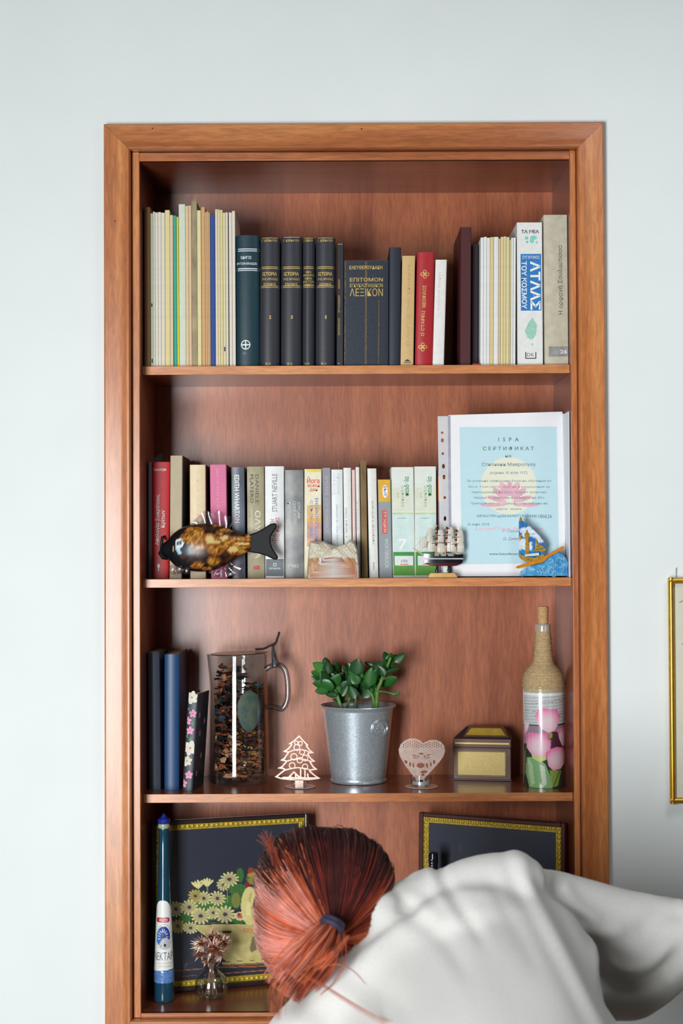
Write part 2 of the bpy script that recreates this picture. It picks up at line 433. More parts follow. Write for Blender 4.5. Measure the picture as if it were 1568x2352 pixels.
G1 = 'booklets and magazines at the left end of the top shelf'
Y1 = 0.052
def booklet(label, uu, vt, rgb, db=2, zs=None, yf=Y1, depth=0.16, grp=G1, cat='booklet', rough=0.7, **k):
    return Book(label, uu, vt, rgb, zs or Z1, yf, db, depth, 0.0005, 0.0006, 0.0006, rough, grp, cat, name='booklet', **k)
B1 = [
 ('thin pale green booklet right of the brown taped volume', (345.2, 350.9), 490, (190, 198, 170)),
 ('narrow white booklet third from the left end of the top shelf', (351.2, 355.6), 486, (206, 204, 190)),
 ('cream white booklet fourth from the left end of the top shelf', (356, 362.5), 488, (212, 206, 188)),
 ('cream white booklet fifth from the left end of the top shelf', (362.8, 369.6), 487, (214, 208, 192)),
 ('cream white booklet just left of the yellowish one', (370, 378), 488.5, (216, 208, 190)),
 ('yellowish cream booklet rising a little above the white ones beside it', (378.6, 389.4), 482.5, (218, 204, 146)),
 ('short pinkish cream booklet left of the turquoise one', (389.8, 397), 494, (214, 192, 158)),
 ('turquoise green booklet near the left of the top shelf', (397.6, 404.8), 495, (58, 160, 140)),
 ('thin bright yellow booklet right of the turquoise one', (405.3, 409.6), 498, (218, 202, 56)),
 ('tall pale mint booklet, highest flat top in the left group', (410.2, 425), 469, (204, 212, 192)),
 ('peach booklet directly right of the tall pale mint one', (425.4, 432.2), 473, (216, 190, 150)),
 ('peach booklet directly left of the frayed grey-brown one', (432.6, 438.8), 472, (214, 186, 148)),
 ('pale yellow booklet right of the frayed grey-brown one', (452.2, 461), 483, (220, 208, 158)),
 ('tan orange booklet right of the pale yellow one', (461.8, 470.2), 475.5, (206, 160, 108)),
 ('thin tan booklet second in the orange-tan bundle', (470.6, 474.6), 487, (208, 168, 122)),
 ('thin tan booklet third in the orange-tan bundle', (474.9, 478), 484.5, (214, 178, 134)),
 ('thin tan booklet touching the royal blue booklet', (478.3, 481.8), 488, (204, 166, 122)),
 ('royal blue booklet in the left group of the top shelf', (482.4, 493), 493.5, (42, 74, 142)),
 ('pinkish white booklet touching the royal blue one', (493.6, 499.3), 480.5, (218, 204, 180)),
 ('cream booklet second right of the royal blue one', (499.6, 504.6), 481, (216, 206, 172)),
 ('yellowish booklet third right of the royal blue one', (504.9, 511), 482, (216, 202, 146)),
 ('yellowish booklet with a small black mark near its foot', (511.4, 517.2), 488.5, (218, 204, 158)),
 ('narrow white booklet left of the dark gap', (517.6, 523), 487.5, (212, 208, 192)),
 ('white booklet right of the dark gap', (525, 532), 488, (216, 210, 194)),
 ('last white booklet before the dark teal book', (532.4, 539.4), 484.5, (220, 210, 196)),
]
bkl = {}
for i, (lb, uu, vt, c) in enumerate(B1):
    bkl[i] = booklet(lb, uu, vt, c, 2 if uu[0] > 395 else 1.2, depth=0.15 + 0.01 * (i % 3))
bkl[0].rect(345.5, 350, 697, 705, BLACKI).rect(348, 351.5, 824, 834, BLACKI).done('printed_mark')
bkl[21].rect(513.5, 518, 797, 807, BLACKI).done('printed_mark')
# brown taped volume with a torn, curling tape
vb_ = Book('brown volume with a worn taped spine at the far left of the top shelf', (330.4, 344.6), 475.5, (146, 112, 76), Z1, Y1, 0.5, 0.15, 0.0030, 0.001, 0.001, 0.8, G1, page=PAGE)
a, zz = vb_.ab(337, 812)
mtp = mat((172, 122, 74), 0.7, 0, 0.2, 80)
vb_.pr.add(t_ell(a, 0.018, 0.0048, 0.015), mtp); vb_.pr.done('torn_tape')
# frayed booklet
def frayed(label, uu, vt, rgb, zs, yf, peak, vb=None, db=2, grp=None):
    k = Book(label, uu, vt, rgb, zs, yf, db, 0.15, 0.0005, 0.0006, 0.0006, 0.9, grp, 'booklet', name='booklet', m=mat(rgb, 0.9, 0, 0.22, 60, bump=0.4, stretch=(1, 1, 0.3)))
    b = MB()
    pts = []
    n = 9
    for i in range(n + 1):
        a = -k.w / 2 + k.w * i / n
        hgt = k.h - 0.001 + (peak * k.px) * max(0, 1 - abs((i / n - 0.55)) * 2.2) * random.uniform(0.75, 1.1) + random.uniform(0, 0.002)
        pts.append((a + k.sh * k.h, hgt))
    vs = [(x, 0.0002 + 0.0006 * (i % 2), k.h - 0.004) for i, (x, z) in enumerate(pts)] + [(x, 0.001 + 0.0008 * (i % 2), z) for i, (x, z) in enumerate(pts)]
    vs += [(x, y + 0.004, z) for x, y, z in vs]
    m_ = n + 1
    fs = [(i, i + 1, i + m_ + 1, i + m_) for i in range(n)] + [(i + 2 * m_, i + 3 * m_, i + 3 * m_ + 1, i + 2 * m_ + 1) for i in range(n)] + [(i + m_, i + m_ + 1, i + 3 * m_ + 1, i + 3 * m_) for i in range(n)]
    b.add(vs, fs); b.build('torn_edge', k.cm, k.root, 0)
    return k
frayed('grey-brown booklet with a frayed spine and a torn peak standing up', (439.2, 451.8), 462, (164, 148, 116), Z1, Y1, 14, grp=G1)

G2 = 'bound books in the middle of the top shelf'
t_ = Book('dark teal hardback with white double bands and a round emblem', (540.8, 595), 540, (22, 54, 64), Z1, Y1, 1, 0.17, 0.009, group=G2, rough=0.42)
t_.rect(0, 0, 573.5, 575.5, SILV, 1).rect(0, 0, 577.8, 579.8, SILV, 1).rect(0, 0, 618.5, 620.8, SILV, 1).rect(0, 0, 622.8, 624.6, SILV, 1)
t_.text('ΟΔΗΓΟΣ', 565, 591.5, 25, 7, 0, SILV, 0.02).text('ΦΥΤΟΦΑΡΜΑΚΩΝ', 566.5, 605.5, 46, 6, 0, SILV)
t_.ring(564, 792, 11, 2, SILV).rect(562.8, 565.2, 782, 802, SILV).rect(554, 574, 790.6, 793.4, SILV)
t_.text('2001', 561, 811, 9, 6, 0, mat((120, 140, 145), 0.5)); t_.done()
GD = mat((206, 176, 96), 0.4, 0.25, 0.04)
def hist(label, uu, vt, num, lines=None, nb=True):
    k = Book(label, uu, vt, (50, 51, 58), Z1, Y1, -1, 0.165, 0.011, group=G2, rough=0.42)
    u = (uu[0] + uu[1]) / 2 - 0.5; W = uu[1] - uu[0]
    k.text('Γ. ΚΟΡΔΑΤΟΥ', u, 552.5, W * 0.78, 5, 0, GD, 0.015)
    k.rect(uu[0] + W * 0.1, uu[1] - W * 0.1, vt + 1, vt + 2, GD)
    for v in (615.2, 618.8, 658.5, 662): k.rect(0, 0, v, v + 1.5, GD, 1)
    if lines is None:
        k.text('ΙΣΤΟΡΙΑ', u, 629, W * 0.72, 8.5, 0, GD, 0.03).text('ΤΗΣ ΑΡΧΑΙΑΣ', u, 641, W * 0.80, 5.5, 0, GD, 0.01).text('ΕΛΛΑΔΑΣ', u, 652, W * 0.6, 5.5, 0, GD, 0.015)
    else:
        for i, q in enumerate(lines): k.text(q, u, 625 + i * 7.3, W * min(0.9, 0.15 * len(q)), 5, 0, GD, 0.015)
    if num: k.text(num, u + 1, 728.5, 5 if num != '1' else 3, 8, 0, GD, 0.03)
    k.text('Ο. Χ.', u - 3, 835.5, 13, 4.5, 0, GD, 0.02)
    k.done()
hist('black gilt history volume touching the dark teal book', (596.8, 642.6), 545, '2')
hist('widest black gilt history volume, between the teal-side volume and the narrow one', (645.4, 693.2), 543.5, '3')
hist('narrow black gilt volume without a number low on its spine', (694.8, 723), 545.5, None, ['ΝΕΑ', 'ΠΡΟΛΕΓΟ', 'ΜΕΝΑ', 'ΕΙΣ ΤΟΝ', 'ΟΜΗΡΟΝ'])
hist('black gilt history volume between the narrow gilt one and the slim black book', (725, 770), 545, '1')
k = Book('slim black book with tiny vertical gilt writing', (773, 789.4), 557, (28, 31, 38), Z1, Y1, -1, 0.165, 0.002, group=G2)
for tx, v, L in (('ΟΜΗΡΟΥ', 652, 22), ('ΣΤΥΛΙΑΝΟΥ', 698, 40), ('ΠΕΤΡΟΠΟΥΛΟΥ', 750, 40)): k.text(tx, 778.5, v, L, 4, 90, GD, 0.0)
k.rect(775, 787, 560.5, 561.6, GD).rect(776, 779, 834, 836, GD); k.done()
k = Book('wide worn navy lexicon with large gold title', (790.6, 892), 598, (40, 48, 64), Z1, Y1, -1, 0.16, 0.0022, group=G2, rough=0.6, m=mat((34, 42, 56), 0.6, 0, 0.12, 150, bump=0.3))
WR = mat((128, 104, 66), 0.8, 0, 0.3, 200, rgb2=(58, 56, 56))
k.rect(0, 0, 598.5, 602.5, WR, 1).rect(838.5, 841.5, 600, 837, WR).rect(790.5, 792.6, 600, 837, WR).rect(868.6, 870, 690, 837, WR)
k.text('ΕΛΕΥΘΕΡΟΥΔΑΚΗ', 840, 614.5, 76, 8.5, 0, GD, 0.015).text('ΕΠΙΤΟΜΟΝ', 841, 642.5, 76, 9, 0, GD, 0.01).text('ΕΓΚΥΚΛΟΠΑΙΔΙΚΟΝ', 841, 655.5, 76, 8.5, 0, GD, 0.0).text('ΛΕΞΙΚΟΝ', 841, 671.5, 76, 18, 0, GD, -0.004)
k.done()
k = Book('plain navy hardback right of the wide lexicon', (893.6, 920.8), 568, (30, 36, 48), Z1, Y1, -1.5, 0.165, 0.003, group=G2)
k = Book('tan paperback with a small black emblem at its foot', (923.4, 953), 587.5, (204, 170, 116), Z1, Y1, -4, 0.15, 0.0008, 0.0006, 0.0006, group=G2)
k.text('Ο ΛΟΓΟΣ ΤΗΣ ΕΡΗΜΟΥ', 938, 700, 190, 6, 90, mat((188, 150, 96), 0.6)); k.poly([(928, 830), (935, 825), (943, 830)], BLACKI); k.rect(927, 943, 832, 833.5, BLACKI); k.done()
k = Book('red hardback with gold ornaments and a gold vertical title', (957.6, 998), 579, (168, 34, 42), Z1, Y1, -5, 0.155, 0.005, group=G2, rough=0.4)
for (u, v) in ((975.5, 630), (970.5, 797)):
    for dx, dy in ((0, -6), (0, 6), (-6, 0), (6, 0)): k.ring(u + dx, v + dy, 4.2, 1.6, GD)
    k.ell(u, v, 2.5, GD)
k.text('ΘΕΟΦΙΛΟΣ', 974, 681, 52, 9, 90, GD, 0.02).text('Ο СТАРЕЦ', 971.5, 743, 58, 9, 90, GD, 0.02); k.done()
k = Book('thin white book with a faint pink vertical title and red edge', (1000, 1026), 596.5, (224, 222, 218), Z1, Y1, -7, 0.15, 0.0008, 0.0008, 0.0006, group=G2)
k.text('Η χαρά τη γραφού', 1008, 669, 88, 8, 90, mat((226, 172, 172), 0.6), -0.005); k.rect(1024.6, 1026.2, 598, 836, mat((190, 60, 70), 0.5)); k.done()
k = Book('tall plain maroon hardback at the right of the top shelf', (1057, 1082), 521.5, (72, 26, 30), Z1, Y1 + 0.01, -1.5, 0.18, 0.0015, group=G2, rough=0.45)
k = Book('dark purple-black book in shadow beside the tall maroon one', (1083, 1098.6), 562, (36, 18, 28), Z1, Y1 + 0.03, -1, 0.15, 0.0012, group=G2)
G3 = 'white and tan magazines left of the atlas'
for lb, uu, vt, c in (
 ('white magazine at the left edge of the right-hand bundle', (1103.6, 1110.6), 545.5, (222, 222, 218)),
 ('white magazine second from the left of the right-hand bundle', (1110.9, 1117.8), 544, (224, 223, 220)),
 ('white magazine third from the left of the right-hand bundle', (1118.1, 1125.2), 546, (218, 218, 216)),
 ('tan magazine between the white ones of the right-hand bundle', (1125.6, 1133.8), 544.5, (212, 192, 138)),
 ('white magazine right of the single tan one', (1134.2, 1144.4), 544, (220, 221, 220)),
 ('peach tan magazine right of the lone white one', (1144.8, 1149.4), 548, (210, 180, 140)),
 ('yellowish magazine first of three in the right-hand bundle', (1149.8, 1156), 544, (214, 202, 150)),
 ('yellowish magazine second of three in the right-hand bundle', (1156.3, 1162.4), 543, (210, 196, 144)),
 ('yellowish magazine third of three in the right-hand bundle', (1162.7, 1169.6), 544.5, (214, 200, 150)),
 ('thin khaki magazine just left of the last white pair', (1170, 1173.2), 551, (200, 188, 142)),
 ('white magazine nearest to the atlas but one', (1173.6, 1178.6), 546, (218, 220, 214)),
 ('white magazine touching the atlas', (1179, 1184.4), 545.5, (222, 222, 218))):
    booklet(lb, uu, vt, c, -1, grp=G3, cat='magazine')
k = Book('thick white atlas with a blue title panel and green globe print', (1186.6, 1245), 511, (222, 223, 220), Z1, Y1, 2, 0.185, 0.0012, group=G2, page=PAGEW)
BLU = mat((36, 118, 186), 0.5); TEAL = mat((128, 200, 186), 0.5)
k.text('ΤΑ ΝΕΑ', 1217, 532, 41, 8, 0, BLACKI, 0.03)
for u, v, a_, b_ in ((1225, 546, 8, 5), (1221, 553, 5, 6), (1209, 547, 4, 4), (1210, 556, 3, 3), (1232, 557, 2.5, 3)): k.ell(u, v, a_, TEAL, b_)
k.rect(1195, 1243, 583.5, 713.5, BLU)
k.text('ΣΥΓΧΡΟΝΟΣ', 1219, 591, 40, 7, 0, WHITE, 0.0).text('ΑΤΛΑΣ', 1229, 656, 112, 24, -90, WHITE, 0.03).text('ΤΟΥ ΚΟΣΜΟΥ', 1203.5, 655, 110, 12, -90, WHITE, 0.02)
k.poly([(1222, 729), (1233, 748), (1230, 770), (1221, 781), (1210, 775), (1205, 760), (1212, 742)], mat((158, 206, 184), 0.5, 0, 0.15, 300)); k.ell(1222, 791, 2, TEAL)
k.poly([(1206, 809), (1208, 809), (1208, 822), (1229, 822), (1229, 809), (1231, 809), (1231, 824), (1206, 824)], BLACKI); k.text('DK', 1218, 815, 17, 8, 0, mat((120, 125, 130), 0.5)); k.done()
k = Book('tall cream hardback with a grey foot band at the right end of the top shelf', (1248, 1302.6), 493.5, (196, 188, 166), Z1, Y1, 3, 0.18, 0.0014, group=G2, rough=0.65, m=mat((196, 189, 168), 0.7, 0, 0.08, 60, bump=0.3))
k.text('Η ορφανή Σουλιώτισσα', 1287, 643, 160, 13, 90, mat((104, 100, 96), 0.6)); k.rect(1260, 1311, 796, 819, mat((150, 152, 152), 0.6, 0, 0.2)); k.text('26', 1294, 808, 16, 9, 0, WHITE); k.done()
tag(MB().add([], []).box(P(1084, 836, 0.05).x, P(1101, 836, 0.05).x, 0.044, 0.075, Z1, Z1 + 0.003).build('booklet', mat((170, 40, 40), 0.5), mod=0.0006), 'small red leaflet lying flat in front of the dark purple book', 'leaflet')

# ---------------------------------------------------------------- second shelf
Y2 = 0.105
G4 = 'books on the second shelf'
def b2(label, uu, vt, rgb, db=0, rb=0.001, hard=False, **kw):
    return Book(label, uu, vt, rgb, Z2, kw.pop('yf', Y2), db, kw.pop('depth', 0.13), rb, 0.0022 if hard else 0.0007, 0.003 if hard else 0.0008, kw.pop('rough', 0.45), G4, **kw)
b2('thin grey-black book at the far left of the second shelf', (339.8, 348.2), 1061, (120, 122, 128), 0)
k = b2('red paperback with white Greek vertical title', (349.2, 389.6), 1061, (196, 32, 38), -3.5, 0.0025)
k.text('ΠΛΑΤΩΝ', 367, 1079, 28, 5.5, 0, WHITE, 0.02).text('Απολογία Σωκράτους', 362, 1194, 116, 11, 90, WHITE).text('Κρίτων', 374.5, 1192, 40, 11, 90, WHITE).ell(364, 1300, 3, WHITE, 5).rect(363, 365, 1303, 1312, WHITE).done()
b2('beige book with black covers, taller than the red one beside it', (391, 419), 1046.5, (184, 170, 142), -2, 0.0015, m=mat((184, 170, 142), 0.7, 0, 0.03)).side((30, 30, 34))
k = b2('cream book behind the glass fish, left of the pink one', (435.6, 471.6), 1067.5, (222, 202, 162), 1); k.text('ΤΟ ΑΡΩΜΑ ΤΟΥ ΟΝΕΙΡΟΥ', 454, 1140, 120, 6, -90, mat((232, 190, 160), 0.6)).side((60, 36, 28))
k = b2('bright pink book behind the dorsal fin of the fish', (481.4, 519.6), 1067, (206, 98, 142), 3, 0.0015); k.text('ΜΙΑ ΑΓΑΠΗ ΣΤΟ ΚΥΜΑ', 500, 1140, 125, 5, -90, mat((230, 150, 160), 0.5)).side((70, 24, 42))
k = b2('slate grey book with EDITH WHARTON in white letters', (530.6, 560.6), 1073, (110, 118, 132), 3, m=mat((120, 126, 138), 0.35, 0, 0, 24, stretch=(1, 1, 0.5), rgb2=(48, 56, 68)))
k.text('EDITH WHARTON', 544, 1146, 110, 11, -90, WHITE).done()
k = b2('olive gold book with PLATERO in dark letters', (566.8, 606), 1071.5, (164, 152, 118), 1.5, 0.0022, m=mat((182, 174, 146), 0.5, 0, 0, 22, stretch=(1, 1, 0.7), rgb2=(128, 116, 74)))
k.text('PLATERO', 578, 1123, 66, 8, -90, mat((52, 46, 42), 0.5), 0.01).text('DANIELE', 590, 1123, 66, 8, -90, mat((90, 84, 70), 0.5)).text('ΟΛΥΜΠΙΑ', 592, 1228, 110, 13, -90, mat((216, 210, 190), 0.5)).text('μυθιστόρημα', 578, 1200, 60, 5, -90, mat((216, 210, 190), 0.5)).rect(582, 596, 1299, 1308, mat((196, 72, 60), 0.5)).done()
k = b2('white book with STUART NEVILLE and a grey foot block', (608, 652), 1071, (224, 225, 224), 1)
k.text('STUART NEVILLE', 630.5, 1132, 88, 12, 90, mat((120, 124, 126), 0.5)).text('Η ΣΤΑΧΤΗ', 625, 1218, 50, 9, 90, mat((196, 70, 84), 0.5)).text('ΤΗΣ ΦΩΤΙΑΣ', 637, 1216, 56, 9, 90, mat((206, 80, 90), 0.5)).rect(0, 0, 1287, 1326, mat((104, 112, 118), 0.5), 1).ring(631, 1297, 4, 1, WHITE).text('METAIXMIO', 631, 1306, 26, 4, 0, WHITE).done()
k = b2('grey book with a dark smoky photograph spine', (653.6, 696.8), 1079.5, (150, 150, 150), 1, m=mat((172, 170, 166), 0.4, 0, 0, 16, rgb2=(66, 74, 84)))
GR = mat((205, 206, 204), 0.5)
k.text('ΚΑΡΟΛΟΣ', 664, 1180, 52, 8, -90, GR, -0.005).text('ΠΗΝΕΛΟΠΗ', 676, 1178, 52, 9, -90, GR, -0.005).text('ΙΟΡΔΑΝ', 686, 1172, 36, 6, -90, GR).text('ΩΚΕΑΝΙΔΑ', 674, 1300, 24, 8, 0, GR).done()
k = b2('yellow and white yoga encyclopedia with red title, behind the stone', (698.6, 738.6), 1077.5, (226, 218, 190), -0.5, 0.0015, page=PAGEW)
RO = mat((216, 74, 48), 0.5); YE = mat((224, 204, 70), 0.5); OR2 = mat((226, 160, 92), 0.5, 0, 0.15)
k.rect(704, 738, 1078.5, 1084, YE).rect(705, 738, 1160, 1200, mat((222, 186, 128), 0.5, 0, 0.15)).rect(705, 738, 1190, 1200, mat((228, 168, 54), 0.5)).rect(705, 738, 1200, 1255, mat((212, 160, 142), 0.5, 0, 0.2))
k.text('Йога', 719, 1103, 29, 15, 0, RO, 0.02).text('всеки', 720, 1116, 27, 7, 0, RO).text('ден', 720, 1126, 18, 8, 0, RO, 0.01).text('ЕНЦИКЛОПЕДИЯ', 726, 1193, 98, 9, -90, mat((92, 130, 190), 0.5), 0.02).text('СТЪПКА ПО', 715, 1190, 80, 6, -90, mat((150, 130, 170), 0.5)).text('НИМЕ', 715, 1225, 22, 6, -90, mat((60, 150, 200), 0.5)).done()
k = b2('medium grey hardback right of the yoga encyclopedia', (739.4, 759), 1074.5, (140, 138, 146), 4, 0.0018); k.text('ΕΡΩΤΑΣ  Ο ΕΡΧΟΜΕΝΟΣ', 750, 1160, 130, 7, -90, mat((176, 174, 180), 0.5)).done()
k = b2('white book with a bookmark ribbon standing up from it', (760.4, 786.8), 1078.5, (224, 226, 226), 2)
k.text('ΧΡΟΝΗΣ', 777, 1112, 50, 7, -90, mat((184, 208, 212), 0.5)).text('ΜΙΣΣΙΟΣ', 767, 1112, 50, 6, -90, mat((204, 208, 210), 0.5)).text('χαμογέλα, ρε... τι σου ζητάνε;', 774, 1205, 92, 5.5, -90, mat((110, 156, 176), 0.5)).done()
rb_ = MB(); p0 = k.root.location
rb_.tube([(0.002, 0.04, k.h - 0.004), (0.0022, 0.02, k.h + 0.004), (0.002, 0.018, k.h + 0.015)], 0.0016, 6, flat=0.25); rb_.build('bookmark_ribbon', mat((190, 184, 160), 0.7), k.root)
k = b2('white book with small black vertical writing, second right of the ribbon', (788, 805.8), 1074.5, (222, 222, 218), 3); k.text('Β. ΤΕΡΖΑΚΗΣ  Η ΠΟΛΗ', 795, 1200, 68, 4.5, 90, mat((120, 120, 120), 0.5)).done()
b2('narrow pale pink book behind the right side of the stone', (807.4, 815.4), 1079, (222, 190, 180), 3)
k = b2('narrow white book with a red edge left of the brown frayed one', (816.2, 825.2), 1073, (222, 220, 216), 4); k.text('ΨΥΧΟΛΟΓΙΑ', 820.5, 1185, 70, 3, -90, mat((100, 160, 150), 0.5)).rect(823.6, 825.2, 1110, 1230, mat((180, 60, 60), 0.5)).done()
frayed('brown book with a rough frayed spine rising above the others', (826.6, 840.6), 1058, (132, 108, 72), Z2, Y2 - 0.006, 5, db=4, grp=G4)
k = b2('off-white book with faint vertical writing right of the brown frayed one', (842.8, 864), 1076, (220, 219, 214), 5); k.text('Η ΔΑΣΚΑΛΑ ΜΕ ΤΑ ΧΡΥΣΑ ΜΑΤΙΑ', 856, 1200, 100, 4.5, 90, mat((130, 120, 110), 0.5)).text('ΑΓΚΥΡΑ', 858, 1300, 18, 4, 90, BLACKI).done()
k = b2('shorter grey dictionary with a yellow top block', (867, 897), 1101.5, (140, 148, 152), 4, 0.0012)
k.rect(0, 0, 1102, 1157, mat((222, 168, 30), 0.5), 1).ell(884, 1129, 6, WHITE, 15).text('БЪЛГ', 884, 1129, 24, 6, -90, mat((80, 70, 160), 0.5), 0.02).rect(877, 889, 1172, 1226, mat((206, 82, 74), 0.5)).text('ГРЪЦКИ', 883, 1199, 46, 7, -90, mat((240, 200, 190), 0.5)).text('WÖRTERBUCH', 889, 1270, 66, 11, -90, GR, 0.0).done()
def paid(label, uu, vt, num, db):
    k = b2(label, uu, vt, (216, 221, 212), db, 0.0014)
    GN = mat((52, 136, 60), 0.5); LG = mat((214, 217, 198), 0.5, 0, 0.06, 30); AQ = mat((200, 220, 216), 0.5, 0, 0.05, 60); LM = mat((190, 204, 120), 0.5)
    u0, u1 = uu; W = u1 - u0
    k.rect(0, 0, 1125, 1178, LG, 1).rect(u0 + 2, u1 - 1, 1178, 1181, LM).rect(u0 + 6, u1 + 1, 1181, 1272, AQ)
    k.rect(0, 0, 1272, 1325.5, GN, 1).rect(u0 + 8, u1 - 1, 1277, 1303, mat((222, 228, 226), 0.5)).rect(0, 0, 1303, 1326, mat((86, 152, 52), 0.5), 1)
    k.text('παιδεία', u0 + W * 0.68 , 1117, 45, 11, 90, mat((50, 142, 100), 0.5), 0.02).text('εγκυκλο', u0 + W * 0.5, 1140, 48, 9, 90, mat((140, 184, 150), 0.5)).text('για', u0 + W * 0.32, 1138, 12, 5, 90, mat((224, 150, 130), 0.5))
    k.text(num, u0 + W * 0.52, 1250, 20, 24, 0, WHITE, 0.01).text('ΑΥΡΑ', u0 + W * 0.58, 1289, 16, 7, 0, mat((70, 80, 140), 0.5)).rect(u0 + W * 0.4, u1 - 12, 1295, 1297.5, mat((216, 110, 100), 0.5)).rect(u0 + 14, u1 - 16, 1190, 1191, mat((130, 150, 140), 0.5)); k.done()
paid('left of the two green and white encyclopedia volumes, beside the grey dictionary', (898, 949.6), 1073, '7', 4)
paid('right of the two green and white encyclopedia volumes, nearer the certificate', (951, 1001.6), 1071.5, '8', 2)
k = b2('maroon dictionary with an orange top block, half hidden by the plastic sleeve', (1004, 1026), 1080, (92, 30, 52), 2); k.rect(0, 0, 1099, 1156, mat((216, 140, 30), 0.5), 1).done()
# grey paper sticking up behind the first books
b = MB(); pts = [(346, 1064), (347, 1049), (353, 1042), (366, 1035), (364, 1052), (361, 1064)]
fr = [P(u, v, 0.18) for u, v in pts]; n = len(fr)
b.add([(p.x, p.y, p.z) for p in fr] + [(p.x, p.y + 0.0015, p.z) for p in fr], [tuple(range(n)), tuple(range(2 * n - 1, n - 1, -1))] + [(i, i + n, (i + 1) % n + n, (i + 1) % n) for i in range(n)])
q0 = P(347, 1064, 0.18); q1 = P(360, 1064, 0.18); b.box(q0.x, q1.x, 0.18, 0.1815, Z2, q0.z)
q = fixn(b.build('paper_sheet', mat((120, 122, 128), 0.7), smooth=0)); tag(q, 'curled grey paper corner poking up behind the red paperback', 'paper')
q.location = (0, 0.064, 0)
# ================================================================ painted surfaces (flat print, glaze)
def painted(name, rough=0.5, coat=0.0, metal=0.0, spec=0.5):
    m = bpy.data.materials.new(name); m.use_nodes = True
    N = m.node_tree.nodes; L = m.node_tree.links; b = N['Principled BSDF']
    a = N.new('ShaderNodeAttribute'); a.attribute_name = 'paint'; L.new(a.outputs['Color'], b.inputs['Base Color'])
    b.inputs['Roughness'].default_value = rough; b.inputs['Coat Weight'].default_value = coat; b.inputs['Metallic'].default_value = metal
    b.inputs['Coat Roughness'].default_value = 0.08; b.inputs['Specular IOR Level'].default_value = spec
    return m
def lin_np(c):
    c = np.asarray(c, float) / 255
    return np.where(c <= 0.04045, c / 12.92, ((c + 0.055) / 1.055) ** 2.4)
RNG = np.random.default_rng(5)
class Canvas:
    def __init__(s, u0, v0, u1, v1, step, bg):
        s.us = np.arange(u0, u1 + step * 0.5, step); s.vs = np.arange(v0, v1 + step * 0.5, step)
        s.U, s.V = np.meshgrid(s.us, s.vs); s.C = np.ones(s.U.shape + (3,)) * np.array(bg, float)
    def put(s, mask, col, fn=None):
        if fn is not None: s.C[mask] = fn(s.U[mask], s.V[mask])
        else: s.C[mask] = col
        return s
    def inpoly(s, pts):
        m = np.zeros(s.U.shape, bool); n = len(pts)
        for i in range(n):
            x0, y0 = pts[i]; x1, y1 = pts[(i + 1) % n]
            if y0 == y1: continue
            c = ((y0 > s.V) != (y1 > s.V)) & (s.U < (x1 - x0) * (s.V - y0) / (y1 - y0) + x0)
            m ^= c
        return m
    def poly(s, pts, col, fn=None): return s.put(s.inpoly(pts), col, fn)
    def ell(s, u, v, ru, rv, col, fn=None): return s.put(((s.U - u) / ru) ** 2 + ((s.V - v) / rv) ** 2 < 1, col, fn)
    def line(s, p, q, w, col):
        dx, dy = q[0] - p[0], q[1] - p[1]; L2 = dx * dx + dy * dy
        t = np.clip(((s.U - p[0]) * dx + (s.V - p[1]) * dy) / L2, 0, 1)
        return s.put(np.hypot(s.U - p[0] - t * dx, s.V - p[1] - t * dy) < w / 2, col)
    def flower(s, u, v, r, col, cc, n=13, sq=0.9, ph=0.0, inner=0.22):
        dx, dy = s.U - u, (s.V - v) / sq; d = np.hypot(dx, dy); t = np.arctan2(dy, dx) + ph
        pet = r * (0.62 + 0.38 * np.abs(np.cos(t * n / 2)))
        m = d < pet; k = np.clip(d / r, 0, 1)[..., None]
        sh = (0.72 + 0.28 * np.abs(np.cos(t * n / 2)))[..., None] * (0.8 + 0.2 * k)
        s.C[m] = (np.array(col) * sh)[m]
        return s.ell(u, v, r * inner, r * inner * sq, cc)
    def grain(s, a): s.C = s.C * (1 + RNG.normal(0, a, s.U.shape))[..., None]; return s
    def sample(s, u, v):
        i = np.clip(np.round((v - s.vs[0]) / (s.vs[1] - s.vs[0])).astype(int), 0, len(s.vs) - 1)
        j = np.clip(np.round((u - s.us[0]) / (s.us[1] - s.us[0])).astype(int), 0, len(s.us) - 1)
        return s.C[i, j]
    def mesh(s, name, surf, m, parent, mask=None):
        h, w_ = s.U.shape
        vs = [tuple(surf(u, v)) for v in s.vs for u in s.us]
        fs = [(i * w_ + j, (i + 1) * w_ + j, (i + 1) * w_ + j + 1, i * w_ + j + 1) for i in range(h - 1) for j in range(w_ - 1) if mask is None or mask[i, j]]
        me = bpy.data.meshes.new(name); me.from_pydata(vs, [], fs); me.materials.append(m)
        at = me.color_attributes.new('paint', 'FLOAT_COLOR', 'POINT')
        c = np.ones((h * w_, 4)); c[:, :3] = lin_np(np.clip(s.C.reshape(-1, 3), 0, 255)); at.data.foreach_set('color', c.ravel())
        me.update(); me.shade_smooth()
        o = bpy.data.objects.new(name, me); COL.objects.link(o); o.parent = parent; return o
def colour_by_photo(o, cv):
    """glaze colours for a moulded object; local vertices plus thing location give the place"""
    me = o.data; loc = o.matrix_local.translation + (o.parent.location if o.parent else Vector())
    n = len(me.vertices); co = np.zeros(n * 3); me.vertices.foreach_get('co', co); co = co.reshape(-1, 3) + np.array(loc)
    d = co - np.array(CAM); R3, U3, F3 = (np.array(x) for x in (R_, U_, F_))
    u = 784 + FPX * (d @ R3) / (d @ F3); v = 1176 - FPX * (d @ U3) / (d @ F3)
    c = np.ones((n, 4)); c[:, :3] = lin_np(np.clip(cv.sample(u, v), 0, 255))
    at = me.color_attributes.new('paint', 'FLOAT_COLOR', 'POINT'); at.data.foreach_set('color', c.ravel())
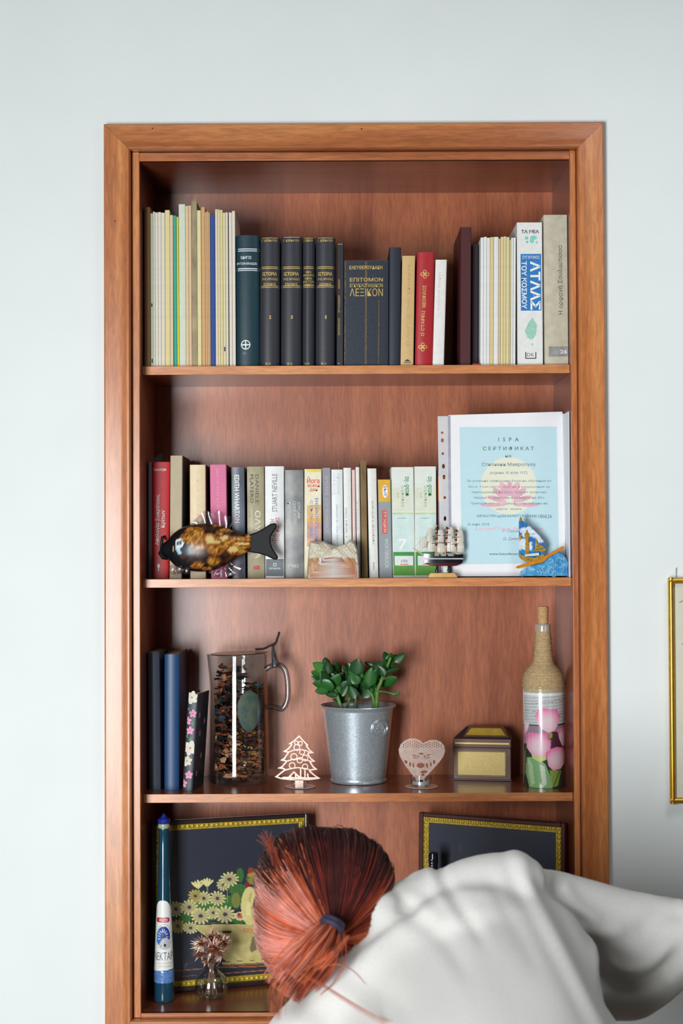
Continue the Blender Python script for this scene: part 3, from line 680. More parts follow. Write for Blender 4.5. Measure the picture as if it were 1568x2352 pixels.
def solid(pts, y0, y1):
    """closed slab from an outline in (x, z)"""
    n = len(pts); b = MB()
    b.add([(x, y0, z) for x, z in pts] + [(x, y1, z) for x, z in pts], [tuple(range(n)), tuple(range(2 * n - 1, n - 1, -1))] + [(i, i + n, (i + 1) % n + n, (i + 1) % n) for i in range(n)])
    return b
def plate(mask_fn, x0, x1, z0, z1, cell, y0, y1, bulge=None):
    nx, nz = int((x1 - x0) / cell), int((z1 - z0) / cell)
    X, Z = np.meshgrid(x0 + (np.arange(nx) + 0.5) * cell, z0 + (np.arange(nz) + 0.5) * cell, indexing='ij')
    M = mask_fn(X, Z); b = MB(); idx = {}
    def V(i, j, k):
        q = (i, j, k)
        if q not in idx:
            idx[q] = len(b.v); x, z = x0 + i * cell, z0 + j * cell
            b.v.append((x, (y0 if k == 0 else y1) + (bulge(x, z) if bulge else 0), z))
        return idx[q]
    def fc(*q): b.f.append(q); b.m.append(0)
    for i in range(nx):
        for j in range(nz):
            if not M[i, j]: continue
            fc(V(i, j, 0), V(i + 1, j, 0), V(i + 1, j + 1, 0), V(i, j + 1, 0))
            fc(V(i, j + 1, 1), V(i + 1, j + 1, 1), V(i + 1, j, 1), V(i, j, 1))
            if i == 0 or not M[i - 1, j]: fc(V(i, j, 1), V(i, j, 0), V(i, j + 1, 0), V(i, j + 1, 1))
            if i == nx - 1 or not M[i + 1, j]: fc(V(i + 1, j, 0), V(i + 1, j, 1), V(i + 1, j + 1, 1), V(i + 1, j + 1, 0))
            if j == 0 or not M[i, j - 1]: fc(V(i, j, 1), V(i + 1, j, 1), V(i + 1, j, 0), V(i, j, 0))
            if j == nz - 1 or not M[i, j + 1]: fc(V(i, j + 1, 0), V(i + 1, j + 1, 0), V(i + 1, j + 1, 1), V(i, j + 1, 1))
    return b
def np_poly(X, Z, pts):
    m = np.zeros(X.shape, bool); n = len(pts)
    for i in range(n):
        xa, ya = pts[i]; xb, yb = pts[(i + 1) % n]
        if ya == yb: continue
        m ^= ((ya > Z) != (yb > Z)) & (X < (xb - xa) * (Z - ya) / (yb - ya) + xa)
    return m
def np_seg(X, Z, p, q):
    dx, dy = q[0] - p[0], q[1] - p[1]; t = np.clip(((X - p[0]) * dx + (Z - p[1]) * dy) / (dx * dx + dy * dy), 0, 1)
    return np.hypot(X - p[0] - t * dx, Z - p[1] - t * dy)
def smoothcurve(pts, k=6):
    pts = [Vector(p) for p in pts]; out = []
    for i in range(len(pts) - 1):
        p0, p1, p2, p3 = pts[max(i - 1, 0)], pts[i], pts[i + 1], pts[min(i + 2, len(pts) - 1)]
        for j in range(k):
            t = j / k
            out.append(0.5 * ((2 * p1) + (p2 - p0) * t + (2 * p0 - 5 * p1 + 4 * p2 - p3) * t * t + (3 * p1 - p0 - 3 * p2 + p3) * t ** 3))
    out.append(pts[-1]); return out

GLASS = glass('clear_glass'); GLASSB = glass('thick_glass', (0.93, 0.96, 0.96), 0.04, 1.6)

# ---------------------------------------------------------------- certificate in a punched sleeve
bl, br_ = P(1010, 1324, 0.074), P(1303, 1324, 0.078)
cb = Vector((bl.x, bl.y, Z2 + 0.0008)); ct = P(1004, 956, 0.106)
ex = (Vector((P(1303, 1323, 0.078).x, 0.078, cb.z)) - cb).normalized(); ez = (ct - cb); ez.x = 0; Hc = ez.length; ez.normalize()
cn = ex.cross(ez).normalized()
if cn.y > 0: cn = -cn
ce = empty('certificate', tuple(cb), 'pale blue certificate with a lotus print in a punched plastic sleeve', 'certificate')
def csurf(u, v, l=0.0):
    return PP(u, v, cb, cn) + cn * l - cb
def cpoly(pts, l): return [tuple(csurf(u, v, l)) for u, v in pts]
def cflat(name, pts, l, th, m, lab=None):
    n = len(pts); b = MB().add(cpoly(pts, l) + cpoly(pts, l - th), [tuple(range(n))[::-1], tuple(range(n, 2 * n))] + [(i, (i + 1) % n, (i + 1) % n + n, i + n) for i in range(n)])
    o = fixn(b.build(name, m, ce, 0))
    if lab: o['label'] = lab
    return o
PAPER = mat((236, 236, 238), 0.45, 0, 0.01, coat=0.3)
cflat('paper', [(1029, 953.5), (1291, 945.5), (1291, 950), (1295, 950), (1298, 1323), (1033, 1324)], 0.0, 0.0012, PAPER)
pr = Print(lambda u, v, l: csurf(u, v, l * 0.5 + 0.00008), ce)
def tp(sh): return [(a, b) for a, b in sh[0]], sh[1]
def flip(sh, cu, cv_): return [(cu + a, cv_ - b) for a, b in sh[0]], sh[1]
CB = mat((190, 220, 228), 0.5, 0, 0.01, coat=0.2); CC = mat((226, 226, 206), 0.5, 0, 0.01, coat=0.2); CP = mat((228, 176, 190), 0.5, coat=0.2); TG = mat((88, 128, 134), 0.5); TL = mat((116, 142, 148), 0.5); TP = mat((232, 180, 192), 0.5)
pr.add(t_poly([(1055, 981), (1278, 980), (1283.5, 1294), (1060, 1296)]), CB, 0.0001); pr.done('printed_page')
pr.add(t_ell(1168, 1116, 64, 66, 40), CC, 0.0003)
for a_, L_, w_ in ((90, 40, 9), (60, 44, 10), (120, 44, 10), (35, 48, 9), (145, 48, 9), (15, 56, 7), (165, 56, 7), (0, 70, 5), (180, 70, 5)):
    q = R(a_); pr.add(t_ell(1170 + math.cos(q) * L_ * 0.55, 1160 - math.sin(q) * L_ * 0.95, L_ * 0.42, w_ * 0.8, 14, -q), CP, 0.0004 + a_ * 1e-6)
pr.done('lotus_print')
def ct_(s, u, v, L, H, m=TG, bold=0.0, sp=1.0): pr.add(flip(t_text(s, 0, 0, L, H, 0, bold, sp), u, v), m, 0.0007); pr.done('text_line')
ct_('I S P A', 1167.5, 1009.5, 47, 9, TG, 0.01, 1.3); ct_('СЕРТИФИКАТ', 1167, 1030, 117, 9.5, TG, 0.01, 1.5); ct_('на', 1166.5, 1048, 13, 6)
ct_('Стилиани Мавропулу', 1168, 1067.5, 124, 10, TL, 0.01); ct_('родена 30 юли 1972', 1168, 1086.5, 86, 8, TL)
for i, (s_, L) in enumerate((('За успешно завършено Базисно обучение по', 194), ('Йога. Този сертификат не е разрешение за', 186), ('преподаване на йога. Курсът включва', 170), ('теория и практика в рамките на 50ч.', 164), ('Препоръчва се годишно обновяване на', 176), ('сертификата.', 60))):
    ct_(s_, 1168.5, 1105 + i * 12.9, L, 7, TL)
ct_('ISPACYPrep5036907191046', 1160, 1186, 130, 8, TG); ct_('9/180626', 1246, 1186, 42, 8, TG)
ct_('26 юни, 2018', 1098, 1204.5, 50, 7, TL); ct_('Г. Сердарски', 1186, 1220, 62, 8, TL); ct_('Д. Димитрова', 1186, 1238, 62, 8, TL); ct_('Lotus4Yoga 4everyone', 1170, 1215, 155, 12, TP); ct_('www.lotos4everyone.com', 1175, 1273, 104, 8, TG, 0.01)
FILM = mat((222, 224, 228), 0.25, 0, 0.02, coat=0.6, alpha=0.8)
# punched strip (real holes): built as a row of cells around the holes
holes = [(1015, 994, 3, 3), (1015.5, 1011.5, 3.4, 5), (1016.5, 1042, 3, 3), (1018, 1071, 3.4, 5.6), (1019.5, 1096, 3.4, 5.4), (1021, 1143, 3, 3.4), (1021.5, 1191, 3, 5.6)]
b = MB(); vprev = 956
def su(v): return 1004.6 + (v - 956) * 0.0165, 1029 + (v - 956) * 0.0115
def quad(a, c, d, e): b.add(cpoly([a, c, d, e], 0.0004), [(0, 1, 2, 3)])
for (hu, hv, ra, rb2) in holes:
    v0, v1 = hv - rb2 - 1.5, hv + rb2 + 1.5
    a0, a1 = su(vprev); c0, c1 = su(v0); quad((a0, vprev), (a1, vprev), (c1, v0), (c0, v0))
    d0, d1 = su(v1); sq_ = [(c0, v0), (c1, v0), (d1, v1), (d0, v1)]
    n = 16; ringo = []; ringi = []
    for k_ in range(n):
        sd, f = divmod(k_, 4); f /= 4; cs = [(c0, v0), (c1, v0), (d1, v1), (d0, v1)]
        p, q = cs[sd], cs[(sd + 1) % 4]; x, y = p[0] + (q[0] - p[0]) * f, p[1] + (q[1] - p[1]) * f; ringo.append((x, y))
        t = math.atan2((y - hv) / rb2, (x - hu) / (ra * 2.2)); ringi.append((hu + ra * math.cos(t), hv + rb2 * math.sin(t)))
    b.add(cpoly(ringo + ringi, 0.0004), [(i, (i + 1) % n, (i + 1) % n + n, i + n) for i in range(n)]); vprev = v1
a0, a1 = su(vprev); c0, c1 = su(1324); quad((a0, vprev), (a1, vprev), (c1, 1324), (c0, 1324))
fixn(b.build('punched_strip', FILM, ce, 0))
b = MB().add(cpoly([(1028, 955), (1034, 954.5), (1037, 1323), (1031, 1323.5)], 0.0006), [(0, 1, 2, 3)]); b.build('welded_seam', mat((176, 174, 190), 0.3, alpha=0.8), ce, 0)
# sheet against the side panel
sh_t = P(1308, 944, 0.03).z
o = MB().box(NXR - 0.0042, NXR - 0.0010, 0.006, 0.112, Z2 + 0.0002, sh_t).build('plastic_folder', mat((206, 208, 212), 0.35, 0, 0.02, coat=0.3), mod=0.0008)
o.location = (0, 0.035, 0); tag(o, 'white folder standing edge-on against the right side panel beside the certificate', 'folder')

# ---------------------------------------------------------------- glass fish
FYc = 0.068
def W(u, v, y): return P(u, v, y)
c0 = P(478, 1258, FYc)
fish = empty('fish_figurine', (c0.x, FYc, Z2), 'dark glass fish with amber blotches and clear fins standing before the books', 'figurine')
cv = Canvas(360, 1190, 645, 1330, 1.0, (24, 24, 28))
# amber blotches
def blot(u, v, k): return np.sin(u * k + 2.1 * np.sin(v * k * .7)) * np.sin(v * k * 1.3 + 1.7 * np.sin(u * k * .8 + 1.0))
bl_ = [(431, 1234, 15, 8), (447, 1218, 18, 7), (455, 1226, 12, 10), (456, 1242, 11, 10), (481, 1239, 14, 12), (497, 1246, 10, 8), (515, 1236, 12, 7), (505, 1223, 8, 5), (470, 1260, 14, 11), (495, 1262, 16, 10), (524, 1252, 14, 9), (540, 1262, 17, 10), (555, 1240, 26, 7), (550, 1252, 22, 8), (490, 1288, 12, 9), (452, 1299, 13, 6), (474, 1306, 11, 4), (552, 1268, 14, 6), (500, 1206, 10, 4), (520, 1218, 14, 5), (575, 1236, 10, 10), (455, 1265, 8, 9), (437, 1247, 8, 8)]
cv.ell(490, 1255, 90, 50, None, lambda u, v: (lambda n: np.stack([52 + 34 * n, 30 + 16 * n, 20 + 4 * n], -1))(blot(u, v, .16)))
for (u, v, a, c) in bl_:
    cv.ell(u, v, a * 1.25, c * 1.25, (132, 76, 26)); cv.ell(u, v, a, c, None, lambda x, z, u=u, v=v, a=a, c=c: (lambda n: np.stack([150 + 62 * n, 98 + 62 * n, 34 + 40 * n], -1))(blot(x, z, .33)))
for i, q in enumerate(((481, 1239, 11, 8), (515, 1236, 10, 5), (536, 1262, 12, 7), (497, 1246, 8, 5), (556, 1249, 18, 3))): cv.ell(*q, (206, 180, 116))
cv.poly([(360, 1190), (412, 1190), (409, 1260), (416, 1290), (430, 1330), (360, 1330)], (18, 19, 22)); cv.ell(462, 1268, 16, 9, (70, 40, 20))
cv.ell(425, 1262, 18, 12, (22, 42, 56))
cv.poly([(404, 1253), (413, 1256), (416, 1272), (409, 1275), (404, 1262)], (176, 206, 220)); cv.ell(412, 1247, 9.5, 9.5, (228, 230, 226)); cv.ell(411, 1247, 6.5, 6.5, (24, 30, 36)); cv.ell(411.5, 1247, 3.6, 3.6, (110, 134, 148)); cv.line((397, 1250), (398, 1266), 1.6, (210, 190, 140))
sec = [(369, 1257, 1259, .002), (371.5, 1250, 1270, .005), (377, 1246, 1276, .008), (384, 1241, 1281, .011), (392, 1232, 1289, .014), (402, 1222, 1299, .018), (418, 1212, 1307, .022), (436, 1206, 1311, .025), (456, 1203, 1313, .026), (476, 1202.5, 1312, .026), (496, 1205, 1308, .024), (516, 1211, 1299, .020), (536, 1219, 1288, .016), (552, 1225, 1276, .012), (566, 1227, 1269, .009), (576, 1228, 1267, .007)]
sp = smoothcurve([(a, b_, c) for a, b_, c, d in sec], 6); dp = smoothcurve([(d, 0, 0) for *_, d in sec], 6)
rings = []
for q, d in zip(sp, dp):
    cz = (q.y + q.z) / 2; hz = (q.z - q.y) / 2; rings.append([P(q.x, cz - hz * math.sin(t), FYc) + Vector((0, -d.x * math.cos(t), 0)) for t in [2 * math.pi * k_ / 56 for k_ in range(56)]])
bd = part(MB().loft([[tuple(p) for p in r] for r in rings]), 'body', painted('fish_glaze', 0.3, 0.06, spec=0.35), fish, smooth=60); fixn(bd); colour_by_photo(bd, cv)
BG = mat((13, 14, 17), 0.45, 0, 0.0, spec=0.2)
pts = [(572, 1228), (590, 1222), (606, 1213), (620, 1204), (630, 1201), (635, 1204), (635, 1212), (628, 1222), (622, 1232), (621, 1244), (625, 1258), (633, 1270), (639, 1280), (636, 1286), (628, 1285), (612, 1277), (596, 1272), (572, 1268)]
def fan(pts, yc, th, name, m, root, bevel=0.0015, wave=None, lab=None):
    q = [P(u, v, yc) for u, v in pts]; b = solid([(p.x, p.z) for p in q], yc - th / 2, yc + th / 2)
    if wave: b.v = [(x, y + wave(x, z), z) for x, y, z in b.v]
    o = fixn(part(b, name, m, root, lab, 40)); bm = o.modifiers.new('bevel', 'BEVEL'); bm.width = bevel; bm.segments = 3; bm.limit_method = 'ANGLE'; return o
fan(pts, FYc, 0.008, 'tail_fin', BG, fish, 0.003)
lp = MB()
lp.tube([P(369, 1262, FYc - .004), P(371, 1248, FYc - .008), P(373, 1234, FYc - .006), P(378, 1232, FYc), P(382, 1240, FYc)], [.002, .0028, .003, .003, .002], 10)
lp.tube([P(370, 1262, FYc - .006), P(368, 1270, FYc - .006), P(375, 1280, FYc - .006), P(386, 1284, FYc - .004)], [.002, .0042, .0048, .002], 10)
part(lp, 'lips', BG, fish)
FG = glass('fin_glass', (0.88, 0.83, 0.85), 0.28, 1.9)
def ripple(pts_t, pts_b, yc, amp, name, root, n=26, m=None):
    """fluted glass fin between a lower and an upper edge"""
    T = smoothcurve([(a, b_, 0) for a, b_ in pts_t], 8); Bt = smoothcurve([(a, b_, 0) for a, b_ in pts_b], 8)
    def at(c, t): i = t * (len(c) - 1); k_ = min(int(i), len(c) - 2); return c[k_].lerp(c[k_ + 1], i - k_)
    b = MB(); rows = []
    for side in (0, 1):
        for j in range(7):
            r = []
            for i in range(n + 1):
                t = i / n; p = at(Bt, t).lerp(at(T, t), j / 6)
                y = yc + amp * math.sin(t * 19 + j * 0.5) + (0.0022 * (1 - j / 8) if side else -0.0022 * (1 - j / 8))
                r.append(tuple(P(p.x, p.y, y)))
            rows.append(r)
    b.loft(rows[:7] + rows[7:][::-1] + rows[:1], caps=False, closed=False)
    return fixn(part(b, name, m or FG, root, 'clear rippled glass fin', 60))
ripple([(428, 1206), (445, 1196), (460, 1180), (474, 1172), (486, 1180), (506, 1173), (516, 1184), (535, 1188), (532, 1206)], [(430, 1210), (450, 1206), (470, 1205), (490, 1208), (510, 1212), (526, 1218)], FYc, 0.003, 'dorsal_fin', fish)
ripple([(506, 1302), (515, 1298), (525, 1293), (534, 1287)], [(476, 1314), (500, 1324), (530, 1322), (562, 1300)], FYc - 0.012, 0.004, 'belly_fin', fish, 16)
b = MB()
for k_ in range(5): b.ball(tuple(P(397 + k_ * 8, 1308 + 2 * math.sin(k_ * 2), FYc - 0.008 + 0.01 * (k_ % 2))), (0.0075, 0.006, 0.010), 10, jit=0.12)
zmin = min(v[2] for v in b.v); b.v = [(x, y, max(z, Z2 + 0.0003)) for x, y, z in b.v]
part(b, 'front_fin', FG, fish, 'clear lumpy glass fin', 60)
b = MB(); 
for u_ in (500, 530): b.ball(tuple(P(u_, 1318, FYc - 0.010)), (0.009, 0.005, 0.007), 10, jit=0.1)
b.v = [(x, y, max(z, Z2 + 0.0003)) for x, y, z in b.v]; part(b, 'rear_foot', FG, fish, 'clear glass foot', 60)

# ---------------------------------------------------------------- stone
top = [(706, 1300), (708, 1270), (711, 1246), (716, 1242), (728, 1244), (742, 1243), (755, 1249), (768, 1253), (784, 1253), (795, 1248), (803, 1241), (808, 1240), (816, 1250), (821, 1270), (824, 1300)]
st = P(766, 1326, 0.07); stone = empty('rough_stone', (st.x, 0.07, Z2), 'pale sandy stone block with rusty arches and two blunt peaks', 'stone')
cv = Canvas(700, 1232, 832, 1330, 1.0, (196, 188, 168)); cv.put(cv.V > 1283, (186, 176, 170))
cv.poly([(708, 1283), (732, 1280), (736, 1300), (726, 1328), (704, 1328)], (170, 128, 92)); cv.poly([(790, 1280), (815, 1282), (824, 1328), (800, 1328), (792, 1300)], (172, 122, 82))
cv.poly([(737, 1283), (790, 1282), (796, 1330), (728, 1330)], (190, 178, 172))
for p, q in (((738, 1306), (740, 1287)), ((740, 1287), (748, 1281)), ((748, 1281), (785, 1281)), ((785, 1281), (789, 1290)), ((789, 1290), (787, 1304))): cv.line(p, q, 3.0, (142, 78, 66))
cv.ell(759, 1319, 3, 1.5, (70, 62, 62)); cv.ell(717, 1322, 8, 5, (176, 112, 60)); cv.ell(812, 1310, 8, 10, (156, 96, 60)); cv.grain(0.03)
b = MB(); rings = []
tc_ = smoothcurve([(u, v, 0) for u, v in top], 6)
for k_ in range(15):
    t = k_ / 14; yy = 0.048 + 0.044 * t; e = math.sin(math.pi * min(max(t, 0.03), 0.97)) ** 0.25
    r = []
    for q in tc_:
        u = 765 + (q.x - 765) * (0.93 + 0.07 * e) ; v = 1326 + (q.y - 1326) * (0.86 + 0.14 * e)
        p = P(u, v, 0.05); r.append((p.x + 0.0007 * math.sin(q.y * .5 + k_), yy + 0.0016 * math.sin(q.x * 0.21 + k_ * .3) * math.cos(q.y * .17), max(p.z, Z2 + 0.0002)))
    r = [(r[0][0], yy, Z2 + 0.0002)] + r + [(r[-1][0], yy, Z2 + 0.0002)]; rings.append(r)
r0 = rings[0]; cx = sum(p[0] for p in r0) / len(r0); cz = sum(p[2] for p in r0) / len(r0)
pre = [[(cx + (p[0] - cx) * f, p[1] - 0.0035 * (1 - f * f), cz + (p[2] - cz) * f) for p in r0] for f in [0.02] + [i / 16 for i in range(1, 16)]]
b.loft(pre + rings); o = fixn(part(b, 'block', painted('stone_colour', 0.55, 0.15), stone, smooth=50))
sb = o.modifiers.new('sub', 'SUBSURF'); sb.levels = 1; sb.render_levels = 1; sb.subdivision_type = 'SIMPLE'
dg = bpy.context.evaluated_depsgraph_get(); me2 = bpy.data.meshes.new_from_object(o.evaluated_get(dg)); o.modifiers.clear(); o.data = me2
co = np.array([v.co[:] for v in me2.vertices]); 
co[:, 1] += 0.0009 * np.sin(co[:, 0] * 900) * np.sin(co[:, 2] * 700) + 0.0012 * np.sin(co[:, 0] * 260 + co[:, 2] * 310)
me2.vertices.foreach_set('co', co.ravel()); me2.shade_smooth(); colour_by_photo(o, cv)

# ---------------------------------------------------------------- model sailing ship
SY = 0.0585
sc0 = P(1016, 1324, SY); ship = empty('model_ship', (sc0.x, SY, Z2), 'small wooden three-masted model ship with white shell sails on a stand', 'model ship')
def w_(u, v, y=SY): return tuple(P(u, v, y))
HB = mat((26, 28, 34), 0.25, coat=0.5); HM = mat((74, 24, 26), 0.3, coat=0.4); HW = mat((214, 216, 214), 0.4); TAN = mat((206, 170, 120), 0.5); MAR = mat((88, 34, 34), 0.5); SAIL = mat((216, 212, 200), 0.35, 0, 0.1, 80, coat=0.3); GREYD = mat((150, 158, 162), 0.3, 0, 0.3, 100, coat=0.4)
def hull(v0f, v1f, x0f, x1f, wid, name, m):
    n = 14; rings = []
    for i in range(n + 1):
        t = i / n; u = x0f(0) + (x1f(0) - x0f(0)) * t; wd = wid * (math.sin(math.pi * (0.08 + 0.86 * t)) ** 0.6)
        a, c = v0f(t), v1f(t); r = []
        for k_ in range(10):
            q = k_ / 9; s_ = -1 + 2 * q
            r.append(s_)
        ring = [w_(u, a, SY - wd), w_(u, a, SY + wd)] + [w_(u, c, SY + wd * 0.8), w_(u, c, SY - wd * 0.8)]
        rings.append(ring)
    return fixn(part(MB().loft(rings), name, m, ship, smooth=40))
hull(lambda t: 1273 + 1.5 * math.sin(math.pi * t) - 1.5 * (1 - t), lambda t: 1282, lambda t: 973, lambda t: 1063.5, 0.0088, 'upper_hull', HB)
hull(lambda t: 1282, lambda t: 1284.8, lambda t: 973.5, lambda t: 1063, 0.0086, 'white_stripe', HW)
hull(lambda t: 1284.8, lambda t: 1293, lambda t: 974, lambda t: 1062.5, 0.0084, 'lower_hull', HB)
hull(lambda t: 1293, lambda t: 1293.5 + 6.5 * min(1, 6 * t) * min(1, (1 - t) * 5 + 0.2), lambda t: 975, lambda t: 1060, 0.0066, 'keel', HM)
b = MB()
for a, c in ((990, 1000), (1004, 1016), (1020, 1034)): b.box(P(a, 0, SY).x, P(c, 0, SY).x, SY - 0.0094, SY - 0.0086, P(0, 1282, SY).z + 0.0002, P(0, 1276.5, SY).z)
part(b, 'deck_rail', GREYD, ship)
for (a, c, h) in ((998, 1018, 1269.5), (1022, 1036, 1271), (1046, 1056, 1271)):
    p, q = P(a, 1274, SY), P(c, h, SY); part(MB().box(p.x, q.x, SY - 0.005, SY + 0.005, p.z, q.z), 'deck_house', TAN, ship, mod=0.0004)
part(MB().tube([w_(949, 1259), w_(962, 1268), w_(976, 1277)], [0.0009, 0.0013, 0.0018], 8), 'bowsprit', TAN, ship)
masts = ((1002, 1206, 1001, 1275), (1026.5, 1204, 1022, 1275), (1047.5, 1211, 1046, 1275))
for (a, v0, c, v1) in masts:
    part(MB().tube([w_(a, v0), w_(c, v1)], [0.0007, 0.0013], 8), 'mast', TAN, ship)
    b = MB()
    for f in (0.12, 0.27, 0.45, 0.65): b.ball(w_(a + (c - a) * f, v0 + (v1 - v0) * f), (0.0022, 0.0022, 0.0028), 8)
    part(b, 'mast_collar', MAR, ship)
    for f, L in ((0.16, 6), (0.36, 9), (0.6, 11)):
        u, v = a + (c - a) * f, v0 + (v1 - v0) * f; part(MB().tube([w_(u - L, v + 1, SY - .001), w_(u + L, v - 1, SY - .001)], 0.0006, 6), 'yard', MAR, ship)
for (u, v, ru, rv) in ((972, 1246, 9, 13), (988, 1228, 7, 16), (990, 1252, 10, 15), (1012, 1232, 8, 15), (1013, 1258, 10, 12), (1034, 1226, 8, 15), (1036, 1250, 11, 17), (1056, 1238, 9, 20), (1058, 1256, 8, 12), (1008, 1243, 5, 10)):
    p = P(u, v, SY + random.uniform(-0.004, 0.004)); sx, sz = ru * .00082, rv * .00082; b = MB(); rings = []
    for i in range(7):
        t = -1 + i / 3; hw = sx * (0.55 + 0.45 * math.sqrt(max(0, 1 - (t + .2) ** 2 * .6)))
        ring = [(p.x + hw * q, p.y + 0.0035 * (q * q) + 0.002 * t * t + 0.0005 * math.cos(q * 14), p.z + sz * t + 0.0012 * (i == 6) * math.cos(q * 9)) for q in [-1 + 2 * k_ / 10 for k_ in range(11)]]
        rings.append(ring)
    b.loft(rings, caps=False, closed=False); b.loft([[(x, y + 0.0007, z) for x, y, z in r] for r in rings][::-1], caps=False, closed=False); part(b, 'sail', SAIL, ship, smooth=50)
b = MB()
for l in (((949, 1259), (1002, 1208)), ((962, 1268), (1002, 1225)), ((1002, 1207), (1026, 1206)), ((1026, 1206), (1047, 1213)), ((1047, 1213), (1062, 1274)), ((1047, 1230), (1060, 1274))): b.tube([w_(*l[0]), w_(*l[1])], 0.00025, 4)
part(b, 'rigging', mat((190, 170, 140), 0.7), ship)
for u in (1003, 1029):
    p = P(u, 1300, SY); b = MB().lathe([(0.0012, 0), (0.003, 0.001), (0.0034, 0.004), (0.0022, 0.008), (0.0014, 0.010), (0.0024, 0.0125), (0.0015, 0.015)], (p.x, SY, P(u, 1315, SY).z), 16)
    part(b, 'stand_post', HB, ship)
p, q = P(982, 1316, SY), P(1049, 1325, SY)
part(solid([(p.x, Z2 + 0.0002), (q.x, Z2 + 0.0002), (q.x - 0.001, Z2 + 0.004), (q.x - 0.005, p.z), (p.x + 0.005, p.z), (p.x + 0.001, Z2 + 0.004)], SY - 0.011, SY + 0.011), 'stand_base', mat((208, 168, 100), 0.5, 0, 0.1), ship, mod=0.0006)
part(MB().box(P(1010, 0, SY).x, P(1020, 0, SY).x, SY - 0.002, SY + 0.002, p.z, P(0, 1298, SY).z), 'stand_block', HW, ship, mod=0.0005)

# ---------------------------------------------------------------- painted sailboat ornament
MY = 0.056
mo = P(1245, 1324, MY); boat = empty('sailboat_ornament', (mo.x, MY, Z2), 'blue and gold sailboat ornament riding a curling blue wave with an orange oar', 'ornament')
def m6(x, y): return 940 + x / 3.92, 930 + y / 3.92
cv = Canvas(1185, 1180, 1310, 1328, 0.8, (52, 110, 176))
def c6(pts): return [m6(*p) for p in pts]
for (x, y, a, c) in ((1030, 1130, 40, 25), (1080, 1110, 30, 20), (1120, 1140, 50, 22), (1060, 1170, 50, 20), (1150, 1180, 50, 24), (1010, 1250, 60, 50), (1180, 1220, 40, 20)): cv.ell(*m6(x, y), a / 3.92, c / 3.92, (206, 220, 232))
cv.poly(c6([(980, 1240), (1100, 1240), (1110, 1300), (980, 1300)]), (214, 222, 228)); cv.poly(c6([(980, 1300), (1220, 1300), (1220, 1370), (980, 1370)]), (40, 130, 190)); cv.grain(0.04)
sail = [(985, 1045), (1000, 1030), (1040, 1060), (1100, 1110), (1170, 1180), (1215, 1240), (1222, 1290), (1200, 1350), (1100, 1370), (1000, 1370), (985, 1340), (985, 1200)]
q = [P(*m6(*p), MY) for p in sail]
o = fixn(part(solid([(p.x, p.z) for p in q], MY - 0.002, MY + 0.004), 'sail', BLACKI, boat))
import bmesh as _bm
bm = _bm.new(); bm.from_mesh(o.data); _bm.ops.triangulate(bm, faces=bm.faces); _bm.ops.subdivide_edges(bm, edges=bm.edges, cuts=9, use_grid_fill=True); bm.to_mesh(o.data); bm.free()
o.data.materials.clear(); o.data.materials.append(painted('enamel_sky', 0.25, 0.5)); colour_by_photo(o, cv)
GO = mat((196, 158, 70), 0.3, 0.35, 0.25, 200, coat=0.4); ORG = mat((214, 134, 30), 0.3, 0.1, 0.1, coat=0.4)
def relief(pts, y0, y1, name, m, lab=None):
    q = [P(*m6(*p), MY) for p in pts]; return fixn(part(solid([(p.x, p.z) for p in q], y0, y1), name, m, boat, lab, mod=0.0006))
relief([(990, 1340), (1040, 1365), (1120, 1375), (1200, 1345), (1215, 1365), (1180, 1400), (1120, 1420), (1060, 1420), (1010, 1395), (985, 1370)], MY - 0.008, MY + 0.006, 'hull', GO)
relief([(1040, 1340), (1075, 1340), (1070, 1200), (1078, 1165), (1062, 1150), (1052, 1120), (1045, 1150), (1030, 1165), (1042, 1200)], MY - 0.005, MY - 0.001, 'lighthouse', GO)
relief([(1110, 1300), (1150, 1305), (1220, 1290), (1225, 1310), (1190, 1325), (1120, 1315)], MY - 0.005, MY - 0.001, 'small_boat', GO)
relief([(1130, 1305), (1135, 1210), (1142, 1210), (1150, 1250), (1200, 1270), (1210, 1290), (1140, 1300)], MY - 0.0045, MY - 0.001, 'small_sail', GO)
relief([(985, 1045), (995, 1010), (1008, 1010), (1015, 1045), (1000, 1050)], MY - 0.004, MY + 0.004, 'mast_tip', GO)
relief([(1030, 1345), (1160, 1330), (1165, 1355), (1035, 1365)], MY - 0.0088, MY - 0.006, 'railing', HW)
relief([(950, 1468), (960, 1450), (1170, 1385), (1240, 1345), (1370, 1272), (1388, 1276), (1380, 1296), (1250, 1370), (1190, 1415), (975, 1472)], MY - 0.011, MY - 0.008, 'oar', ORG)
relief([(985, 1180), (1003, 1165), (1003, 1205), (990, 1228)], MY - 0.004, MY - 0.001, 'pennant', ORG)
WM = mat((40, 120, 190), 0.25, 0, 0, 90, coat=0.5, rgb2=(96, 176, 214)); WC = mat((150, 208, 224), 0.25, 0, 0, 120, coat=0.5, rgb2=(60, 146, 204))
relief([(995, 1538), (1000, 1500), (1060, 1470), (1120, 1440), (1200, 1430), (1240, 1390), (1270, 1340), (1300, 1310), (1350, 1330), (1400, 1370), (1425, 1420), (1418, 1470), (1422, 1538)], MY - 0.006, MY + 0.008, 'wave', WM)
b = MB(); rr = random.Random(3)
